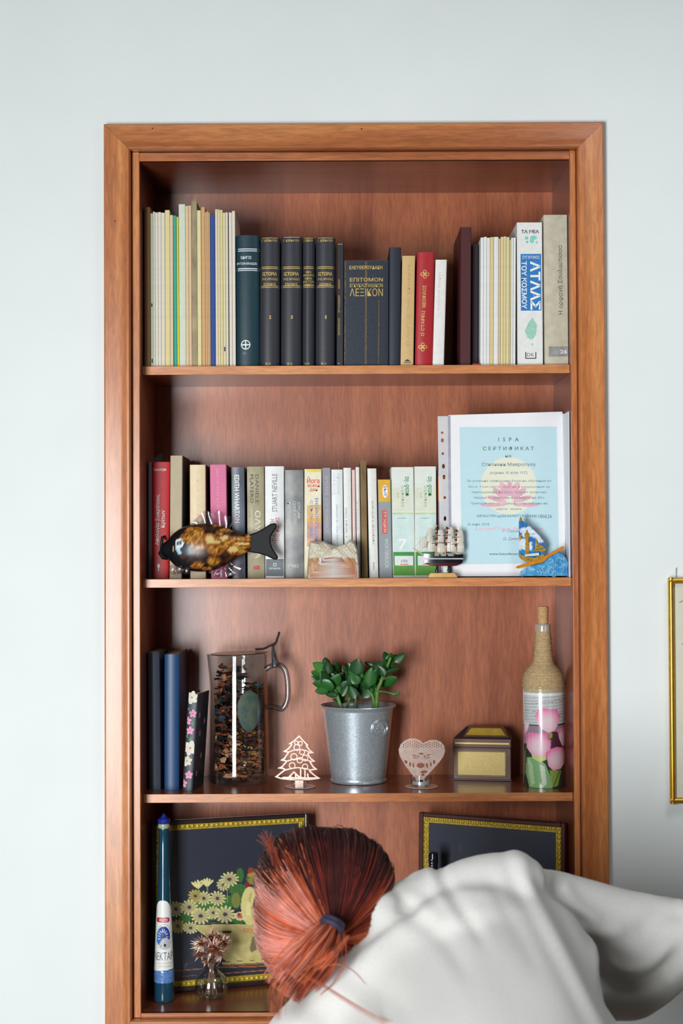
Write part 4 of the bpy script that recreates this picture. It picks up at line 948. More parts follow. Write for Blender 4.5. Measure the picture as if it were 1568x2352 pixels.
for i in range(46):
    x = rr.uniform(1010, 1400); yt = 1535 - (x - 1000) * 0.36 * rr.random() - rr.random() * 40; yt = max(yt, 1330 if x > 1250 else 1450)
    cx, cy = m6(x, yt); r = rr.uniform(3, 7); ph = rr.uniform(0, 6)
    pts_ = [P(cx + r * math.cos(ph + t * .9) * (1 - t / 9), cy + r * math.sin(ph + t * .9) * (1 - t / 9), MY - 0.007) for t in range(6)]
    pts_ = [Vector((p.x, p.y, max(p.z, Z2 + 0.0015))) for p in pts_]
    b.tube(pts_, [0.0009, 0.0014, 0.0015, 0.0014, 0.001, 0.0005], 6)
o = part(b, 'wave_curl', WC, boat); o['kind'] = 'stuff'
#@@PART3
# ================================================================ third shelf
def b3(label, uu, vt, rgb, **kw):
    return Book(label, uu, vt, rgb, Z3, kw.pop('yf', 0.088), kw.pop('db', 0), kw.pop('depth', 0.15), kw.pop('rb', 0.006), 0.0022, 0.003, kw.pop('rough', 0.42), 'books at the left of the third shelf', **kw)
b3('slate grey hardback at the far left of the third shelf', (338, 365.5), 1499, (76, 86, 102), db=3)
b3('dark blue hardback beside the slate grey one on the third shelf', (377, 411.5), 1503, (32, 68, 110), db=-0.5, depth=0.155)
fb = b3('small black notebook with pink and white flower print leaning by the jug', (431.5, 456), 1595, (38, 46, 56), yf=0.078, db=-14, depth=0.085, rb=0.0022, rz=-9, vbase=1812)
fp = fb.pr
fp.surf = lambda a, b_, l: fb.surf(max(-fb.w / 2 + .0016, min(fb.w / 2 - .0016, a)), b_, l)
def fl(u, v, r, m, cm_, n=5, ph=0.3, lift=0.0004):
    a, b_ = fb.ab(u, v); r *= fb.px
    for i in range(n):
        t = ph + 2 * math.pi * i / n; fp.add(t_ell(a + math.cos(t) * r * .55, b_ + math.sin(t) * r * .55, r * .5, r * .36, 10, t), m, lift + i * 1e-6)
    fp.add(t_ell(a, b_, r * .16, r * .16, 8), cm_, lift + 2e-5)
PK = mat((220, 142, 180), 0.5, 0, 0.1); PKD = mat((150, 70, 100), 0.5); CRM = mat((216, 208, 192), 0.5, 0, 0.1); CRD = mat((150, 130, 90), 0.5); GLF = mat((90, 150, 100), 0.5)
for (u, v) in ((433, 1628), (441, 1660), (429, 1690), (437, 1697), (424, 1745), (430, 1775), (436, 1718)):
    a, b_ = fb.ab(u, v); fp.add(t_ell(a, b_, 0.0045, 0.0009, 8, 0.8), GLF, 0.0003); fp.add(t_ell(a + .001, b_ - .002, 0.004, 0.0008, 8, 2.2), GLF, 0.0003)
for (u, v) in ((443.5, 1639), (431, 1656), (436.5, 1678), (434, 1780), (420.5, 1800)): fl(u, v, 9.5, PK, PKD)
for (u, v, r) in ((441, 1602, 15), (437, 1718, 17), (429, 1748, 12)): fl(u, v, r, CRM, CRD, 6)
fp.done('flower_print')
# right cover of the notebook carries a few dim blossoms
sp_ = Print(lambda a, b_, l: (fb.w / 2 + fb.sh * b_ + l, a, b_), fb.root)
for (a, b_) in ((0.02, 0.14), (0.03, 0.105), (0.05, 0.06), (0.022, 0.03), (0.06, 0.125)):
    for i in range(5): t = i * 1.2566; sp_.add(t_ell(a + .0035 * math.cos(t), b_ + .0035 * math.sin(t), .0032, .0022, 8, t), PK, 0.0002)
sp_.done('side_flower_print')

# ---------------------------------------------------------------- jug with dried petals
JY = 0.186
jc = P(549.5, 1800, JY); jug = empty('glass_jug', (jc.x, JY, Z3), 'tall clear glass jug with a metal flip handle, full of dried petals', 'jug')
sj = (JY - CAM.y) / FPX; zt = P(549, 1502, JY).z
b = MB(); H = zt - Z3
outer = [(0.040, 0.0003), (0.056, 0.0005), (0.0585, 0.004), (0.0585, 0.02), (0.0575, H * .4), (0.0560, H * .75), (0.0550, H - 0.001), (0.0545, H)]
inner = [(0.0530, H - 0.001), (0.0540, H * .75), (0.0555, H * .4), (0.0563, 0.02), (0.054, 0.010), (0.02, 0.009)]
b.lathe(outer + inner, (jc.x, JY, Z3), 64)
b2v = []
for (x, y, z) in b.v:   # pouring lip pulled out on the left
    dx, dy = x - jc.x, y - JY; t = max(0, (z - Z3 - H + 0.02) / 0.02); an = math.atan2(dy, -dx); k_ = t * t * math.exp(-(an / 0.35) ** 2)
    b2v.append((x - 0.009 * k_, y, z))
b.v = b2v
part(b, 'body', glass('jug_glass', (0.90, 0.92, 0.92), 0.03, 1.55), jug, smooth=50)
MET = mat((150, 160, 165), 0.28, 0.95, 0.15, 80)
lid = MB().lathe([(0.0005, 0.0045), (0.03, 0.0035), (0.055, 0.002), (0.056, 0.001), (0.055, 0.0002), (0.0005, 0.0002)], (jc.x, JY, zt + 0.0004), 48)
lid.v = [(x, y, z + (x - jc.x) * 0.03) for x, y, z in lid.v]
part(lid, 'lid', MET, jug, smooth=40)
def j_(u, v, y=JY): return tuple(P(u, v, y))
part(MB().tube(smoothcurve([j_(586, 1491), j_(604, 1490), j_(618, 1484), j_(632, 1477), j_(636, 1468), j_(640, 1456), j_(641, 1451)], 4), 0.0024, 8, flat=1.6), 'thumb_lever', MET, jug)
part(MB().tube(smoothcurve([j_(628, 1479), j_(627, 1490), j_(629, 1505), j_(632, 1522), j_(634, 1532)], 4), [0.005, 0.0045, 0.003, 0.0028, 0.003, 0.0035, 0.004, 0.0046, 0.005, 0.0055, 0.006, 0.0066, 0.0072, 0.0076, 0.0078, 0.0076, 0.006], 10, flat=1.5), 'hinge_bracket', MET, jug)
gh = [j_(610, 1538), j_(622, 1530), j_(640, 1527), j_(653, 1536), j_(659, 1556), j_(661, 1590), j_(658, 1612), j_(648, 1628), j_(632, 1624), j_(616, 1622)]
part(MB().tube(smoothcurve(gh, 6), 0.0056, 14, flat=1.2), 'handle', glass('handle_glass', (0.62, 0.64, 0.66), 0.06, 2.1), jug, smooth=60)
# contents
rr = random.Random(11)
PC = [mat((168, 88, 50), 0.8, 0, 0.3, 200), mat((104, 50, 36), 0.8, 0, 0.3, 200), mat((190, 120, 78), 0.8, 0, 0.3, 200), mat((34, 26, 28), 0.8, 0, 0.2, 200), mat((206, 160, 124), 0.8, 0, 0.2, 200), mat((58, 84, 90), 0.7, 0, 0.2, 200), mat((168, 120, 40), 0.8, 0, 0.2)]
b = MB()
for i in range(760):
    zz = rr.random(); 
    h_ = 0.014 + 0.085 * zz if i < 430 else 0.10 + (H - 0.12) * zz ** 1.6
    r = 0.050 * math.sqrt(rr.uniform(0.55, 1)) * (1 if h_ < 0.1 else 0.92); q = rr.uniform(0, 2 * math.pi)
    c = Vector((jc.x + r * math.cos(q), JY + r * math.sin(q), Z3 + h_))
    if c.x - jc.x > 0.012 and h_ > 0.19 : continue
    L, w2 = rr.uniform(0.012, 0.028), rr.uniform(0.005, 0.014)
    rot = Matrix.Rotation(rr.uniform(0, 6.28), 3, 'Z') @ Matrix.Rotation(rr.uniform(-1.3, 1.3), 3, 'X')
    ring = []
    vs = []
    for k_ in range(5):
        t = -1 + k_ / 2; ww = w2 * (1 - t * t) ** 0.5 + 0.0006; cz = 0.003 * rr.uniform(-1, 1) * t
        for s_ in (-1, 0, 1): vs.append(c + rot @ Vector((t * L / 2, s_ * ww / 2, cz + 0.002 * abs(s_))))
    for k_, v_ in enumerate(vs):
        d = Vector((v_.x - jc.x, v_.y - JY)); 
        if d.length > 0.0485: d = d.normalized() * 0.0485; vs[k_] = Vector((jc.x + d.x, JY + d.y, v_.z))
        vs[k_].z = min(max(vs[k_].z, Z3 + 0.0105), zt - 0.004)
    fs = [(k_ * 3 + j, k_ * 3 + j + 1, k_ * 3 + j + 4, k_ * 3 + j + 3) for k_ in range(4) for j in (0, 1)]
    b.add(vs, fs, rr.choice([0, 0, 1, 1, 2, 3, 3, 4, 6] if h_ < 0.1 else [0, 1, 1, 3, 3, 3, 5, 2]))
o = b.build('dried_petals', PC, smooth=40); tag(o, 'reddish brown dried petals and bark curls filling the glass jug', 'dried petals', kind='stuff')
# teal leaf standing in front
lf = P(571, 1634, JY - 0.045); b = MB(); rings = []
for i in range(9):
    t = -1 + i / 4; hw = 0.0225 * math.sqrt(max(0.02, 1 - t * t)) * (1 + 0.15 * t); ring = []
    for k_ in range(9):
        q = -1 + k_ / 4; x = lf.x + hw * q + 0.001; dx = x - jc.x
        ring.append((x, JY - math.sqrt(max(0, 0.0515 ** 2 - dx * dx)), lf.z + 0.040 * t))
    rings.append(ring)
b.loft(rings, caps=False, closed=False)
o = b.build('dried_leaf', mat((60, 98, 102), 0.6, 0, 0, 60, rgb2=(124, 124, 98)), smooth=60); so = o.modifiers.new('s', 'SOLIDIFY'); so.thickness = 0.0012; so.offset = 1
tag(o, 'broad dusty teal leaf pressed against the glass inside the jug', 'leaf')

# ---------------------------------------------------------------- rose-silver tea-light holders
RSM = mat((226, 200, 188), 0.28, 0.5, 0.1, 120)
GLS = glass('tealight_glass', (0.95, 0.97, 0.98), 0.02, 1.5)
def holder(name, label, cu, vb, yc, yp, discr, cup_r, cup_v):
    c = P(cu, vb, yc); t = empty(name, (c.x, yc, Z3), label, 'candle holder', 'pierced metal tea-light holders on the third shelf')
    part(MB().lathe([(0.0005, 0.0003), (discr - 0.001, 0.0003), (discr, 0.001), (discr - 0.001, 0.0018), (discr * .5, 0.0022), (0.0005, 0.0024)], (c.x, yc, Z3), 40), 'base_disc', RSM, t)
    r = cup_r; h = P(cu, cup_v, yc).z - Z3
    part(MB().lathe([(r - 0.002, 0.0028), (r, 0.004), (r, h), (r - 0.0012, h), (r - 0.0014, 0.006), (0.002, 0.0055)], (c.x, yc, Z3), 32), 'glass_cup', GLS, t, smooth=50)
    part(MB().lathe([(0.001, 0.006), (r - 0.003, 0.006), (r - 0.003, h * .5), (0.001, h * .5)], (c.x, yc, Z3), 24), 'tea_light', mat((214, 212, 208), 0.35, 0.4), t)
    return t, c
t, c = holder('tealight_holder', 'pierced rose-silver tea-light holder shaped like a fir tree, by the jug', 689, 1806, 0.118, 0.10, 0.0305, 0.0165, 1787)
def tx(x, y): p = P(620 + x / 3.733, 1470 + y / 3.733, 0.102); return (p.x, p.z)
half = [(250, 815), (290, 860), (330, 900), (318, 905), (345, 940), (378, 968), (352, 970), (330, 975), (352, 1010), (390, 1040), (350, 1045), (372, 1080), (410, 1110), (362, 1116), (345, 1120), (385, 1155), (432, 1185), (400, 1192), (330, 1200), (250, 1200)]
left = [(40, 1172), (70, 1150), (120, 1110), (112, 1105), (62, 1098), (100, 1080), (135, 1040), (85, 1030), (120, 1010), (150, 965), (108, 955), (150, 930), (180, 895), (158, 890), (200, 860)]
outline = [tx(*p) for p in half + [(170, 1200), (90, 1190)] + left]
segs = list(zip(outline, outline[1:] + outline[:1]))
tc0 = tx(240, 1010)
def tree_mask(X, Z):
    ins = np_poly(X, Z, outline); d = np.full(X.shape, 9.0)
    for p, q in segs: d = np.minimum(d, np_seg(X, Z, p, q))
    m = d < 0.0026
    for yy, xa, xb in ((955, 150, 350), (1035, 130, 360), (1112, 110, 372)):     # tier garlands
        n = 14; pts = [tx(xa + (xb - xa) * i / n, yy - 26 * math.sin(math.pi * i / n) + 8) for i in range(n + 1)]
        for p, q in zip(pts, pts[1:]): m |= np_seg(X, Z, p, q) < 0.0011
    for (x, y, r) in ((230, 920, 26), (275, 960, 22), (205, 1000, 28), (255, 1030, 24), (300, 1010, 26), (190, 1075, 26), (300, 1085, 24), (225, 880, 16), (260, 885, 18)):
        a, z = tx(x, y); dd = np.hypot(X - a, Z - z); rr_ = r * .00021; m |= np.abs(dd - rr_) < 0.0009
    # little stable scene
    for p, q in (((150, 1185), (205, 1130)), ((205, 1130), (262, 1185)), ((262, 1190), (262, 1100)), ((300, 1190), (300, 1120)), ((178, 1190), (178, 1160)), ((330, 1190), (322, 1150)), ((220, 1190), (220, 1150)), ((110, 1178), (400, 1182))):
        m |= np_seg(X, Z, tx(*p), tx(*q)) < 0.0015
    return m & ins
xs_ = [p[0] for p in outline]; zs_ = [p[1] for p in outline]
part(plate(tree_mask, min(xs_), max(xs_), min(zs_), max(zs_), 0.00055, 0.0995, 0.1008), 'pierced_tree', RSM, t, smooth=0)
p, q = tx(215, 1200), tx(285, 1270)
part(MB().box(p[0], q[0], 0.0995, 0.1008, Z3 + 0.002, p[1] + 0.001), 'trunk', RSM, t, smooth=0)
t, c = holder('tealight_holder', 'pierced rose-silver tea-light holder shaped like a heart, right of the plant', 967, 1807, 0.112, 0.10, 0.0325, 0.0200, 1779)
hy = 0.100
def hx(u, v): p = P(u, v, hy); return (p.x, p.z)
hp = [hx(620 + x / 3.733, 1470 + y / 3.733) for x, y in ((1310, 885), (1285, 860), (1250, 845), (1205, 842), (1155, 860), (1118, 895), (1102, 940), (1108, 985), (1130, 1030), (1165, 1085), (1205, 1140), (1245, 1185), (1262, 1225), (1300, 1225), (1330, 1180), (1385, 1120), (1440, 1060), (1485, 1000), (1500, 950), (1492, 905), (1462, 872), (1420, 855), (1370, 858), (1330, 875))]
def heart_mask(X, Z):
    ins = np_poly(X, Z, hp); m = ins.copy(); d = np.full(X.shape, 9.0)
    for p, q in zip(hp, hp[1:] + hp[:1]): d = np.minimum(d, np_seg(X, Z, p, q))
    z1, z2 = hx(0, 1722)[1], hx(0, 1700)[1]
    gx, gz = (X / 0.0042) % 1 - .5, (Z / 0.0042 + 0.5 * (np.floor(X / 0.0042) % 2)) % 1 - .5
    m &= ~((np.hypot(gx, gz) < 0.29) & (Z > z1) & (d > 0.003))
    def hole(x, y, a, c_, rot=0):
        nonlocal m
        p = hx(620 + x / 3.733, 1470 + y / 3.733); dx, dz = X - p[0], Z - p[1]; cs, sn = math.cos(rot), math.sin(rot)
        m &= ~((((dx * cs + dz * sn) / (a * .00022)) ** 2 + ((-dx * sn + dz * cs) / (c_ * .00022)) ** 2) < 1)
    for x, y, a, c_, ro in ((1165, 1045, 12, 16, .6), (1200, 1065, 9, 20, 0), (1228, 1075, 8, 22, 0), (1290, 1075, 34, 22, 0), (1345, 1075, 8, 24, .1), (1378, 1065, 7, 20, 0), (1405, 1045, 9, 18, 0), (1295, 975, 20, 9, 0), (1235, 990, 22, 5, -.3), (1360, 985, 22, 5, .3), (1240, 1010, 20, 4, -.2), (1355, 1008, 20, 4, .2), (1320, 1130, 30, 12, .1), (1310, 1155, 14, 10, 0), (1270, 1000, 6, 10, 0), (1325, 1000, 6, 10, 0)): hole(x, y, a, c_, ro)
    return m | ((d < 0.0012) & ins)
xs_ = [p[0] for p in hp]; zs_ = [p[1] for p in hp]
part(plate(heart_mask, min(xs_), max(xs_), min(zs_), max(zs_), 0.00055, hy - .0006, hy + .0006), 'pierced_heart', RSM, t, smooth=0)
p = hx(960, 1798); q = hx(975, 1798)
part(MB().box(p[0], q[0], hy - .0006, hy + .0006, Z3 + 0.002, hx(0, 1796)[1]), 'stem', RSM, t, smooth=0)

# ---------------------------------------------------------------- plant pot with jade plant
PY = 0.183
pc = P(823, 1800, PY); pot = empty('plant_pot', (pc.x, PY, Z3), 'galvanised metal bucket pot with an embossed oval crest', 'plant pot')
zr = P(823, 1618, PY).z - Z3
GALV = mat((196, 208, 216), 0.34, 0.62, 0.10, 260, bump=0.12)
kk = (PY - CAM.y) / FPX
def rad(px): return px * kk
pr_ = [(0.001, 0.0003), (rad(60), 0.0003), (rad(63.5), 0.001), (rad(64.5), 0.004), (rad(62.5), 0.0075), (rad(63), 0.010), (rad(79.5), zr - 0.010), (rad(80.5), zr - 0.007), (rad(85), zr - 0.004), (rad(87), zr - 0.0015), (rad(86), zr), (rad(84), zr - 0.001), (rad(79), zr - 0.009), (rad(74), zr - 0.035), (0.001, zr - 0.035)]
part(MB().lathe(pr_, (pc.x, PY, Z3), 72), 'bucket', GALV, pot, smooth=40)
# embossed crest
cr = MB(); ce_ = P(873, 1673, PY - 0.05); hz = ce_.z - Z3
def pots(a, z, l):   # a along the arc
    r = rad(63 + (79.5 - 63) * (z - 0.010) / (zr - 0.020)) + l; th = a / r; return (pc.x + r * math.sin(th), PY - r * math.cos(th), Z3 + z)
a0_ = math.asin(min(0.95, (873 - 823) / 74.0)) * rad(74)
for rx, rz_, rt in ((0.0215, 0.0165, 0.0010), (0.0185, 0.0138, 0.0006)):
    cr.tube([pots(a0_ + rx * math.cos(q), hz + rz_ * math.sin(q), 0.0004) for q in [2 * math.pi * i / 40 for i in range(41)]], rt, 6)
for i in range(7):
    q = math.pi * (0.12 + 0.76 * i / 6); cr.tube([pots(a0_ + 0.003 * math.cos(q), hz - 0.005 + 0.003 * math.sin(q), 0.0003), pots(a0_ + 0.010 * math.cos(q), hz - 0.005 + 0.014 * math.sin(q), 0.0003)], [0.0006, 0.0014], 6)
for s_ in (-1, 1): cr.tube([pots(a0_ + s_ * 0.003, hz - 0.006, .0003), pots(a0_ + s_ * 0.010, hz - 0.010, .0003), pots(a0_ + s_ * 0.013, hz - 0.003, .0003)], 0.0009, 6)
part(cr, 'embossed_crest', GALV, pot)
jp = empty('jade_plant', (pc.x, PY, Z3 + zr - 0.035), 'small green jade plant with round fleshy leaves growing in the metal bucket', 'plant')
soil = MB().lathe([(0.001, 0), (rad(74), 0), (rad(72.5), 0.008), (rad(40), 0.013), (0.001, 0.014)], (pc.x, PY, Z3 + zr - 0.0345), 32)
so_ = soil.build('potting_soil', mat((52, 42, 36), 0.95, 0, 0.4, 120, bump=0.8), smooth=60); tag(so_, 'dark potting soil inside the galvanised bucket', 'soil', kind='stuff')
def k2(x, y, yy): return tuple(P(620 + x / 3.733, 1470 + y / 3.733, yy))
STG = mat((86, 130, 56), 0.5, 0, 0.2, 60); STB = mat((120, 110, 66), 0.6, 0, 0.3, 60)
soilz = Z3 + zr - 0.026
stems = [([(640, 560), (580, 470), (530, 390), (480, 300), (500, 220)], .17, 1), ([(640, 560), (560, 430), (450, 370)], .15, 1), ([(640, 560), (690, 470), (745, 380), (745, 280), (740, 210)], .18, 1), ([(725, 570), (735, 480), (700, 380), (660, 300)], .19, 1),
         ([(880, 570), (885, 500), (840, 430), (790, 350), (790, 280)], .16, 1.1), ([(905, 570), (920, 450), (950, 360), (985, 270), (1020, 190), (1035, 150)], .16, 1.6), ([(920, 440), (990, 445), (1060, 460), (1110, 445)], .155, .8), ([(985, 262), (1040, 255), (1100, 255)], .155, .8), ([(960, 340), (1010, 320), (1040, 320)], .16, .8), ([(640, 560), (560, 470), (480, 480)], .15, .8), ([(880, 500), (905, 420), (870, 380), (860, 300)], .17, 1), ([(985, 262), (940, 220), (925, 210)], .165, .8)]
for pts, yy, k_ in stems:
    q = [Vector(k2(x, y, yy + 0.008 * math.sin(i))) for i, (x, y) in enumerate(pts)]
    if pts[0][1] > 540: q[0].z = soilz - 0.002
    q = smoothcurve(q, 4); n = len(q)
    part(MB().tube(q, [0.0030 * k_ * (1 - 0.55 * i / n) for i in range(n)], 8), 'stem', STG, jp, smooth=60)
LFM = [mat((46, 108, 42), 0.36, 0, 0, 50, coat=0.08, rgb2=(26, 74, 30)), mat((34, 84, 36), 0.38, 0, 0, 50, coat=0.08, rgb2=(20, 54, 26)), mat((84, 140, 60), 0.28, 0, 0, 50, coat=0.08, rgb2=(40, 96, 40))]
# one leaf mesh: obovate, fleshy, slightly cupped; along +Z from its stalk, face to -Y
lm = MB(); rings = []
for i in range(11):
    t = i / 10; wd = 0.5 * (math.sin(math.pi * min(1, t ** 0.75 * 0.97 + 0.015)) ** 0.75); th = 0.07 * (math.sin(math.pi * min(1, t * 0.94 + 0.04)) ** 0.5)
    rings.append([(wd * math.cos(q), th * math.sin(q) + 0.10 * wd * wd * math.cos(q) ** 2 * 4 * 0.4 - 0.12 * t * t, t) for q in [2 * math.pi * k_ / 14 for k_ in range(14)]])
lm.loft(rings)
leaf0 = None; leafmeshes = []
for m in LFM:
    o = fixn(lm.build('leaf', m, jp, 60)); leafmeshes.append(o.data); bpy.data.objects.remove(o)
leaves = [(428, 235, 110, 150, 72, 2), (420, 300, 110, 150, 70, 0), (470, 330, 110, 120, 80, 1), (540, 400, 110, 80, 84, 0), (620, 400, 100, 50, 76, 1), (500, 410, 110, 160, 70, 1), (680, 290, 90, 70, 66, 0), (730, 330, 100, 120, 76, 0), (800, 330, 100, 70, 66, 0), (860, 420, 110, 60, 90, 0), (960, 270, 90, 120, 60, 1), (1000, 150, 80, 120, 60, 1), (1110, 160, 90, 35, 64, 1), (495, 245, 100, 95, 74, 1), (555, 250, 92, 78, 70, 1), (470, 385, 150, 168, 95, 0), (440, 345, 110, 152, 50, 1), (510, 320, 120, 165, 76, 0), (560, 350, 110, 60, 80, 0), (600, 460, 118, 95, 82, 2), (530, 470, 84, 178, 40, 1), (600, 520, 105, 172, 34, 1), (715, 240, 92, 135, 66, 1), (745, 235, 118, 78, 98, 1), (660, 330, 92, 100, 56, 0), (700, 380, 110, 100, 84, 1), (785, 300, 62, 85, 34, 2), (760, 350, 84, 60, 66, 1), (860, 325, 135, 82, 86, 0), (850, 205, 60, 160, 30, 1), (830, 440, 120, 62, 104, 1), (925, 235, 92, 40, 70, 1), (930, 310, 70, 100, 44, 0), (975, 235, 98, 85, 76, 1), (1030, 185, 116, 92, 92, 0), (1070, 170, 84, 48, 66, 0), (1050, 262, 118, 14, 28, 1), (1010, 350, 128, 24, 92, 0), (1080, 462, 60, 12, 24, 0), (640, 440, 88, 60, 50, 1), (905, 380, 90, 128, 66, 1), (710, 455, 100, 110, 66, 1), (590, 330, 94, 55, 70, 1), (520, 300, 90, 128, 84, 1), (450, 430, 96, 190, 60, 0), (640, 250, 60, 120, 44, 1), (820, 380, 90, 150, 70, 1), (560, 420, 100, 140, 80, 0), (770, 420, 90, 80, 60, 1), (900, 300, 90, 70, 56, 1), (390, 330, 60, 160, 34, 0), (480, 190, 60, 110, 60, 1)]
for i, (x, y, L, ang, wd, mi) in enumerate(leaves):
    yy = 0.168 + 0.022 * math.sin(i * 2.4); p = Vector(k2(x, y, yy)); s_ = L / 3.733 * kk * 1.25; ws = wd / 3.733 * kk * 1.3
    o = bpy.data.objects.new('leaf', leafmeshes[mi]); COL.objects.link(o); o.parent = jp
    tilt = rr.uniform(-0.55, 0.25)
    rot = Matrix.Rotation(R(90 - ang), 4, 'Y') @ Matrix.Rotation(tilt, 4, 'X') @ Matrix.Rotation(rr.uniform(-0.5, 0.5), 4, 'Z')
    o.matrix_local = Matrix.Translation(p - Vector(jp.location)) @ rot @ Matrix.Diagonal((ws, (s_ + ws) / 2, s_, 1)) @ Matrix.Translation((0, 0, -0.45))

# ---------------------------------------------------------------- keepsake box
bx0, bx1 = P(1041.5, 1790, 0.190), P(1173, 1797, 0.172)
wbx = math.hypot(bx1.x - bx0.x, 0.018); tb = empty('keepsake_box', (bx0.x, 0.190, Z3), 'small brown wooden keepsake box with gilt lines and gold panels', 'box', rz=math.atan2(-0.018, bx1.x - bx0.x))
BW = mat((110, 76, 58), 0.4, 0, 0, 30, coat=0.3, stretch=(0.2, 1, 1), rgb2=(78, 50, 42)); BD = mat((46, 28, 26), 0.4, coat=0.3); GP = mat((202, 178, 108), 0.42, 0.15, 0.06, 200); GL = mat((190, 156, 82), 0.35, 0.5, 0.05)
s3 = 2.97 / FPX; dpt = 0.058; hb1 = 75 * s3; hb2 = 96 * s3
MB().box(0, wbx, 0, dpt, 0.0025, hb1).build('body', BW, tb, mod=0.0008)
MB().box(-0.0015, wbx + 0.0015, -0.0015, dpt + 0.0015, 0.0002, 0.0035).build('plinth', BD, tb, mod=0.0006)
for r_ in ((0.002, 0.008), ):
    b = MB(); x0, x1, z0, z1 = 10 * s3, wbx - 13 * s3, 13 * s3, 66 * s3
    b.box(x0 - .003, x1 + .003, -0.0014, 0.0, z0 - .003, z0 - .0006); b.box(x0 - .003, x1 + .003, -0.0014, 0.0, z1 + .0006, z1 + .003); b.box(x0 - .003, x0 - .0006, -0.0014, 0, z0 - .003, z1 + .003); b.box(x1 + .0006, x1 + .003, -0.0014, 0, z0 - .003, z1 + .003)
    b.build('front_frame', mat((138, 108, 84), 0.4, 0, 0.1, coat=0.2), tb, mod=0.0004)
    MB().box(x0, x1, -0.0006, 0.0002, z0, z1).build('front_panel', GP, tb, smooth=0)
MB().box(-0.001, wbx + 0.001, -0.001, dpt + 0.001, hb1 + 0.0008, hb2).build('lid', BW, tb, mod=0.0012)
MB().box(0.003, wbx - 0.003, -0.0016, -0.0008, hb1 + 0.0075, hb1 + 0.0105).build('gilt_line', GL, tb, smooth=0)
MB().box(0.002, wbx - 0.002, -0.0014, 0, hb1 + 0.0002, hb1 + 0.0012).build('lid_gap', BD, tb, smooth=0)
b = MB(); i1, i2 = 0.000, 0.017; z2_, z3_ = hb2, hb2 + 0.021
b.add([(0.000, 0.0, z2_), (wbx, 0.0, z2_), (wbx, dpt, z2_), (0, dpt, z2_), (i2 * 1.4, i2, z3_), (wbx - i2 * .9, i2, z3_), (wbx - i2 * .9, dpt - .012, z3_), (i2 * 1.4, dpt - .012, z3_)], [(0, 1, 5, 4), (1, 2, 6, 5), (2, 3, 7, 6), (3, 0, 4, 7), (4, 5, 6, 7)])
b.build('lid_top', BD, tb, smooth=0)
def lidp(x0, x1, t0, t1, l=0.0006):
    return [(x, i2 * t - l, z2_ + 0.021 * t + l) for x, t in ((x0, t0), (x1, t0), (x1 - 0.010, t1), (x0 + 0.010, t1))]
MB().add(lidp(0.024, wbx - 0.010, 0.28, 0.88), [(0, 1, 2, 3)]).build('lid_panel', mat((190, 158, 60), 0.4, 0.3, 0.08), tb, smooth=0)
MB().add(lidp(0.019, wbx - 0.004, 0.14, 0.98, 0.0003), [(0, 1, 2, 3)]).build('lid_frame', mat((100, 72, 50), 0.35, 0.1), tb, smooth=0)

# ---------------------------------------------------------------- decorated bottle
BY = 0.126
bc_ = P(1249.3, 1804, BY); bot = empty('decorated_bottle', (bc_.x, BY, Z3), 'bottle wrapped in twine with a pink tulip print and a cork stopper', 'bottle')
kb = (BY - CAM.y) / FPX
def zb(v): return P(1250, v, BY).z - Z3
rb_ = 47.5 * kb
part(MB().lathe([(0.001, 0.0004), (rb_ * .85, 0.0004), (rb_ * .97, 0.002), (rb_, 0.006), (rb_, zb(1588)), (rb_ * 1.0, zb(1565)), (0.001, zb(1560))], (bc_.x, BY, Z3), 56), 'glass_body', mat((180, 190, 186), 0.1, coat=0.5), bot)
TW_ = mat((192, 166, 124), 0.75, 0, 0.12, 200, bump=0.3)
npf = [(47.2, 1587), (48, 1570), (46.5, 1553), (41, 1540), (32, 1530), (25, 1522), (21.5, 1508), (20.3, 1495), (19, 1480), (18, 1462), (17.2, 1452)]
sm = smoothcurve([(r, v, 0) for r, v in npf], 12); pts = []
L = len(sm); turns = 34; b = MB(); prof_t = []
for i, q in enumerate(sm):
    ridge = 0.00055 * (0.5 + 0.5 * math.cos(2 * math.pi * turns * i / L * 1.0)); prof_t.append((q.x * kb + ridge, zb(q.y)))
fine = []
for i in range(len(prof_t) - 1):
    for j in range(4):
        t_ = j / 4; r = prof_t[i][0] * (1 - t_) + prof_t[i + 1][0] * t_; z = prof_t[i][1] * (1 - t_) + prof_t[i + 1][1] * t_
        fine.append((r + 0.0005 * math.cos(2 * math.pi * z / 0.0021), z))
part(MB().lathe(fine + [(16.8 * kb, zb(1451))], (bc_.x, BY, Z3), 48), 'twine_wrap', TW_, bot, smooth=60)
for v, rr_ in ((1497, 21.5), (1481, 20.2), (1468, 19.4), (1572, 48.8)):
    part(MB().tube([(bc_.x + rr_ * kb * math.cos(q), BY + rr_ * kb * math.sin(q), Z3 + zb(v) + 0.0008 * math.sin(q)) for q in [2 * math.pi * i / 40 for i in range(41)]], 0.0012, 8), 'twine_turn', TW_, bot)
part(MB().lathe([(16.5 * kb, zb(1452)), (17.2 * kb, zb(1448)), (17.4 * kb, zb(1436)), (16.5 * kb, zb(1433)), (12 * kb, zb(1433)), (12 * kb, zb(1440))], (bc_.x, BY, Z3), 32), 'bottle_mouth', mat((190, 180, 165), 0.12, 0.2, coat=0.6), bot)
part(MB().lathe([(11.5 * kb, zb(1438)), (12.0 * kb, zb(1430)), (13.2 * kb, zb(1396)), (12.6 * kb, zb(1393)), (0.0005, zb(1392.6))], (bc_.x, BY, Z3), 28), 'cork', mat((200, 160, 110), 0.85, 0, 0.2, 300, bump=0.4), bot)
cv = Canvas(1202.6, 1588, 1297.4, 1803, 1.2, (196, 200, 198))
def t6(x, y): return 1000 + x / 4.61, 1380 + y / 4.61
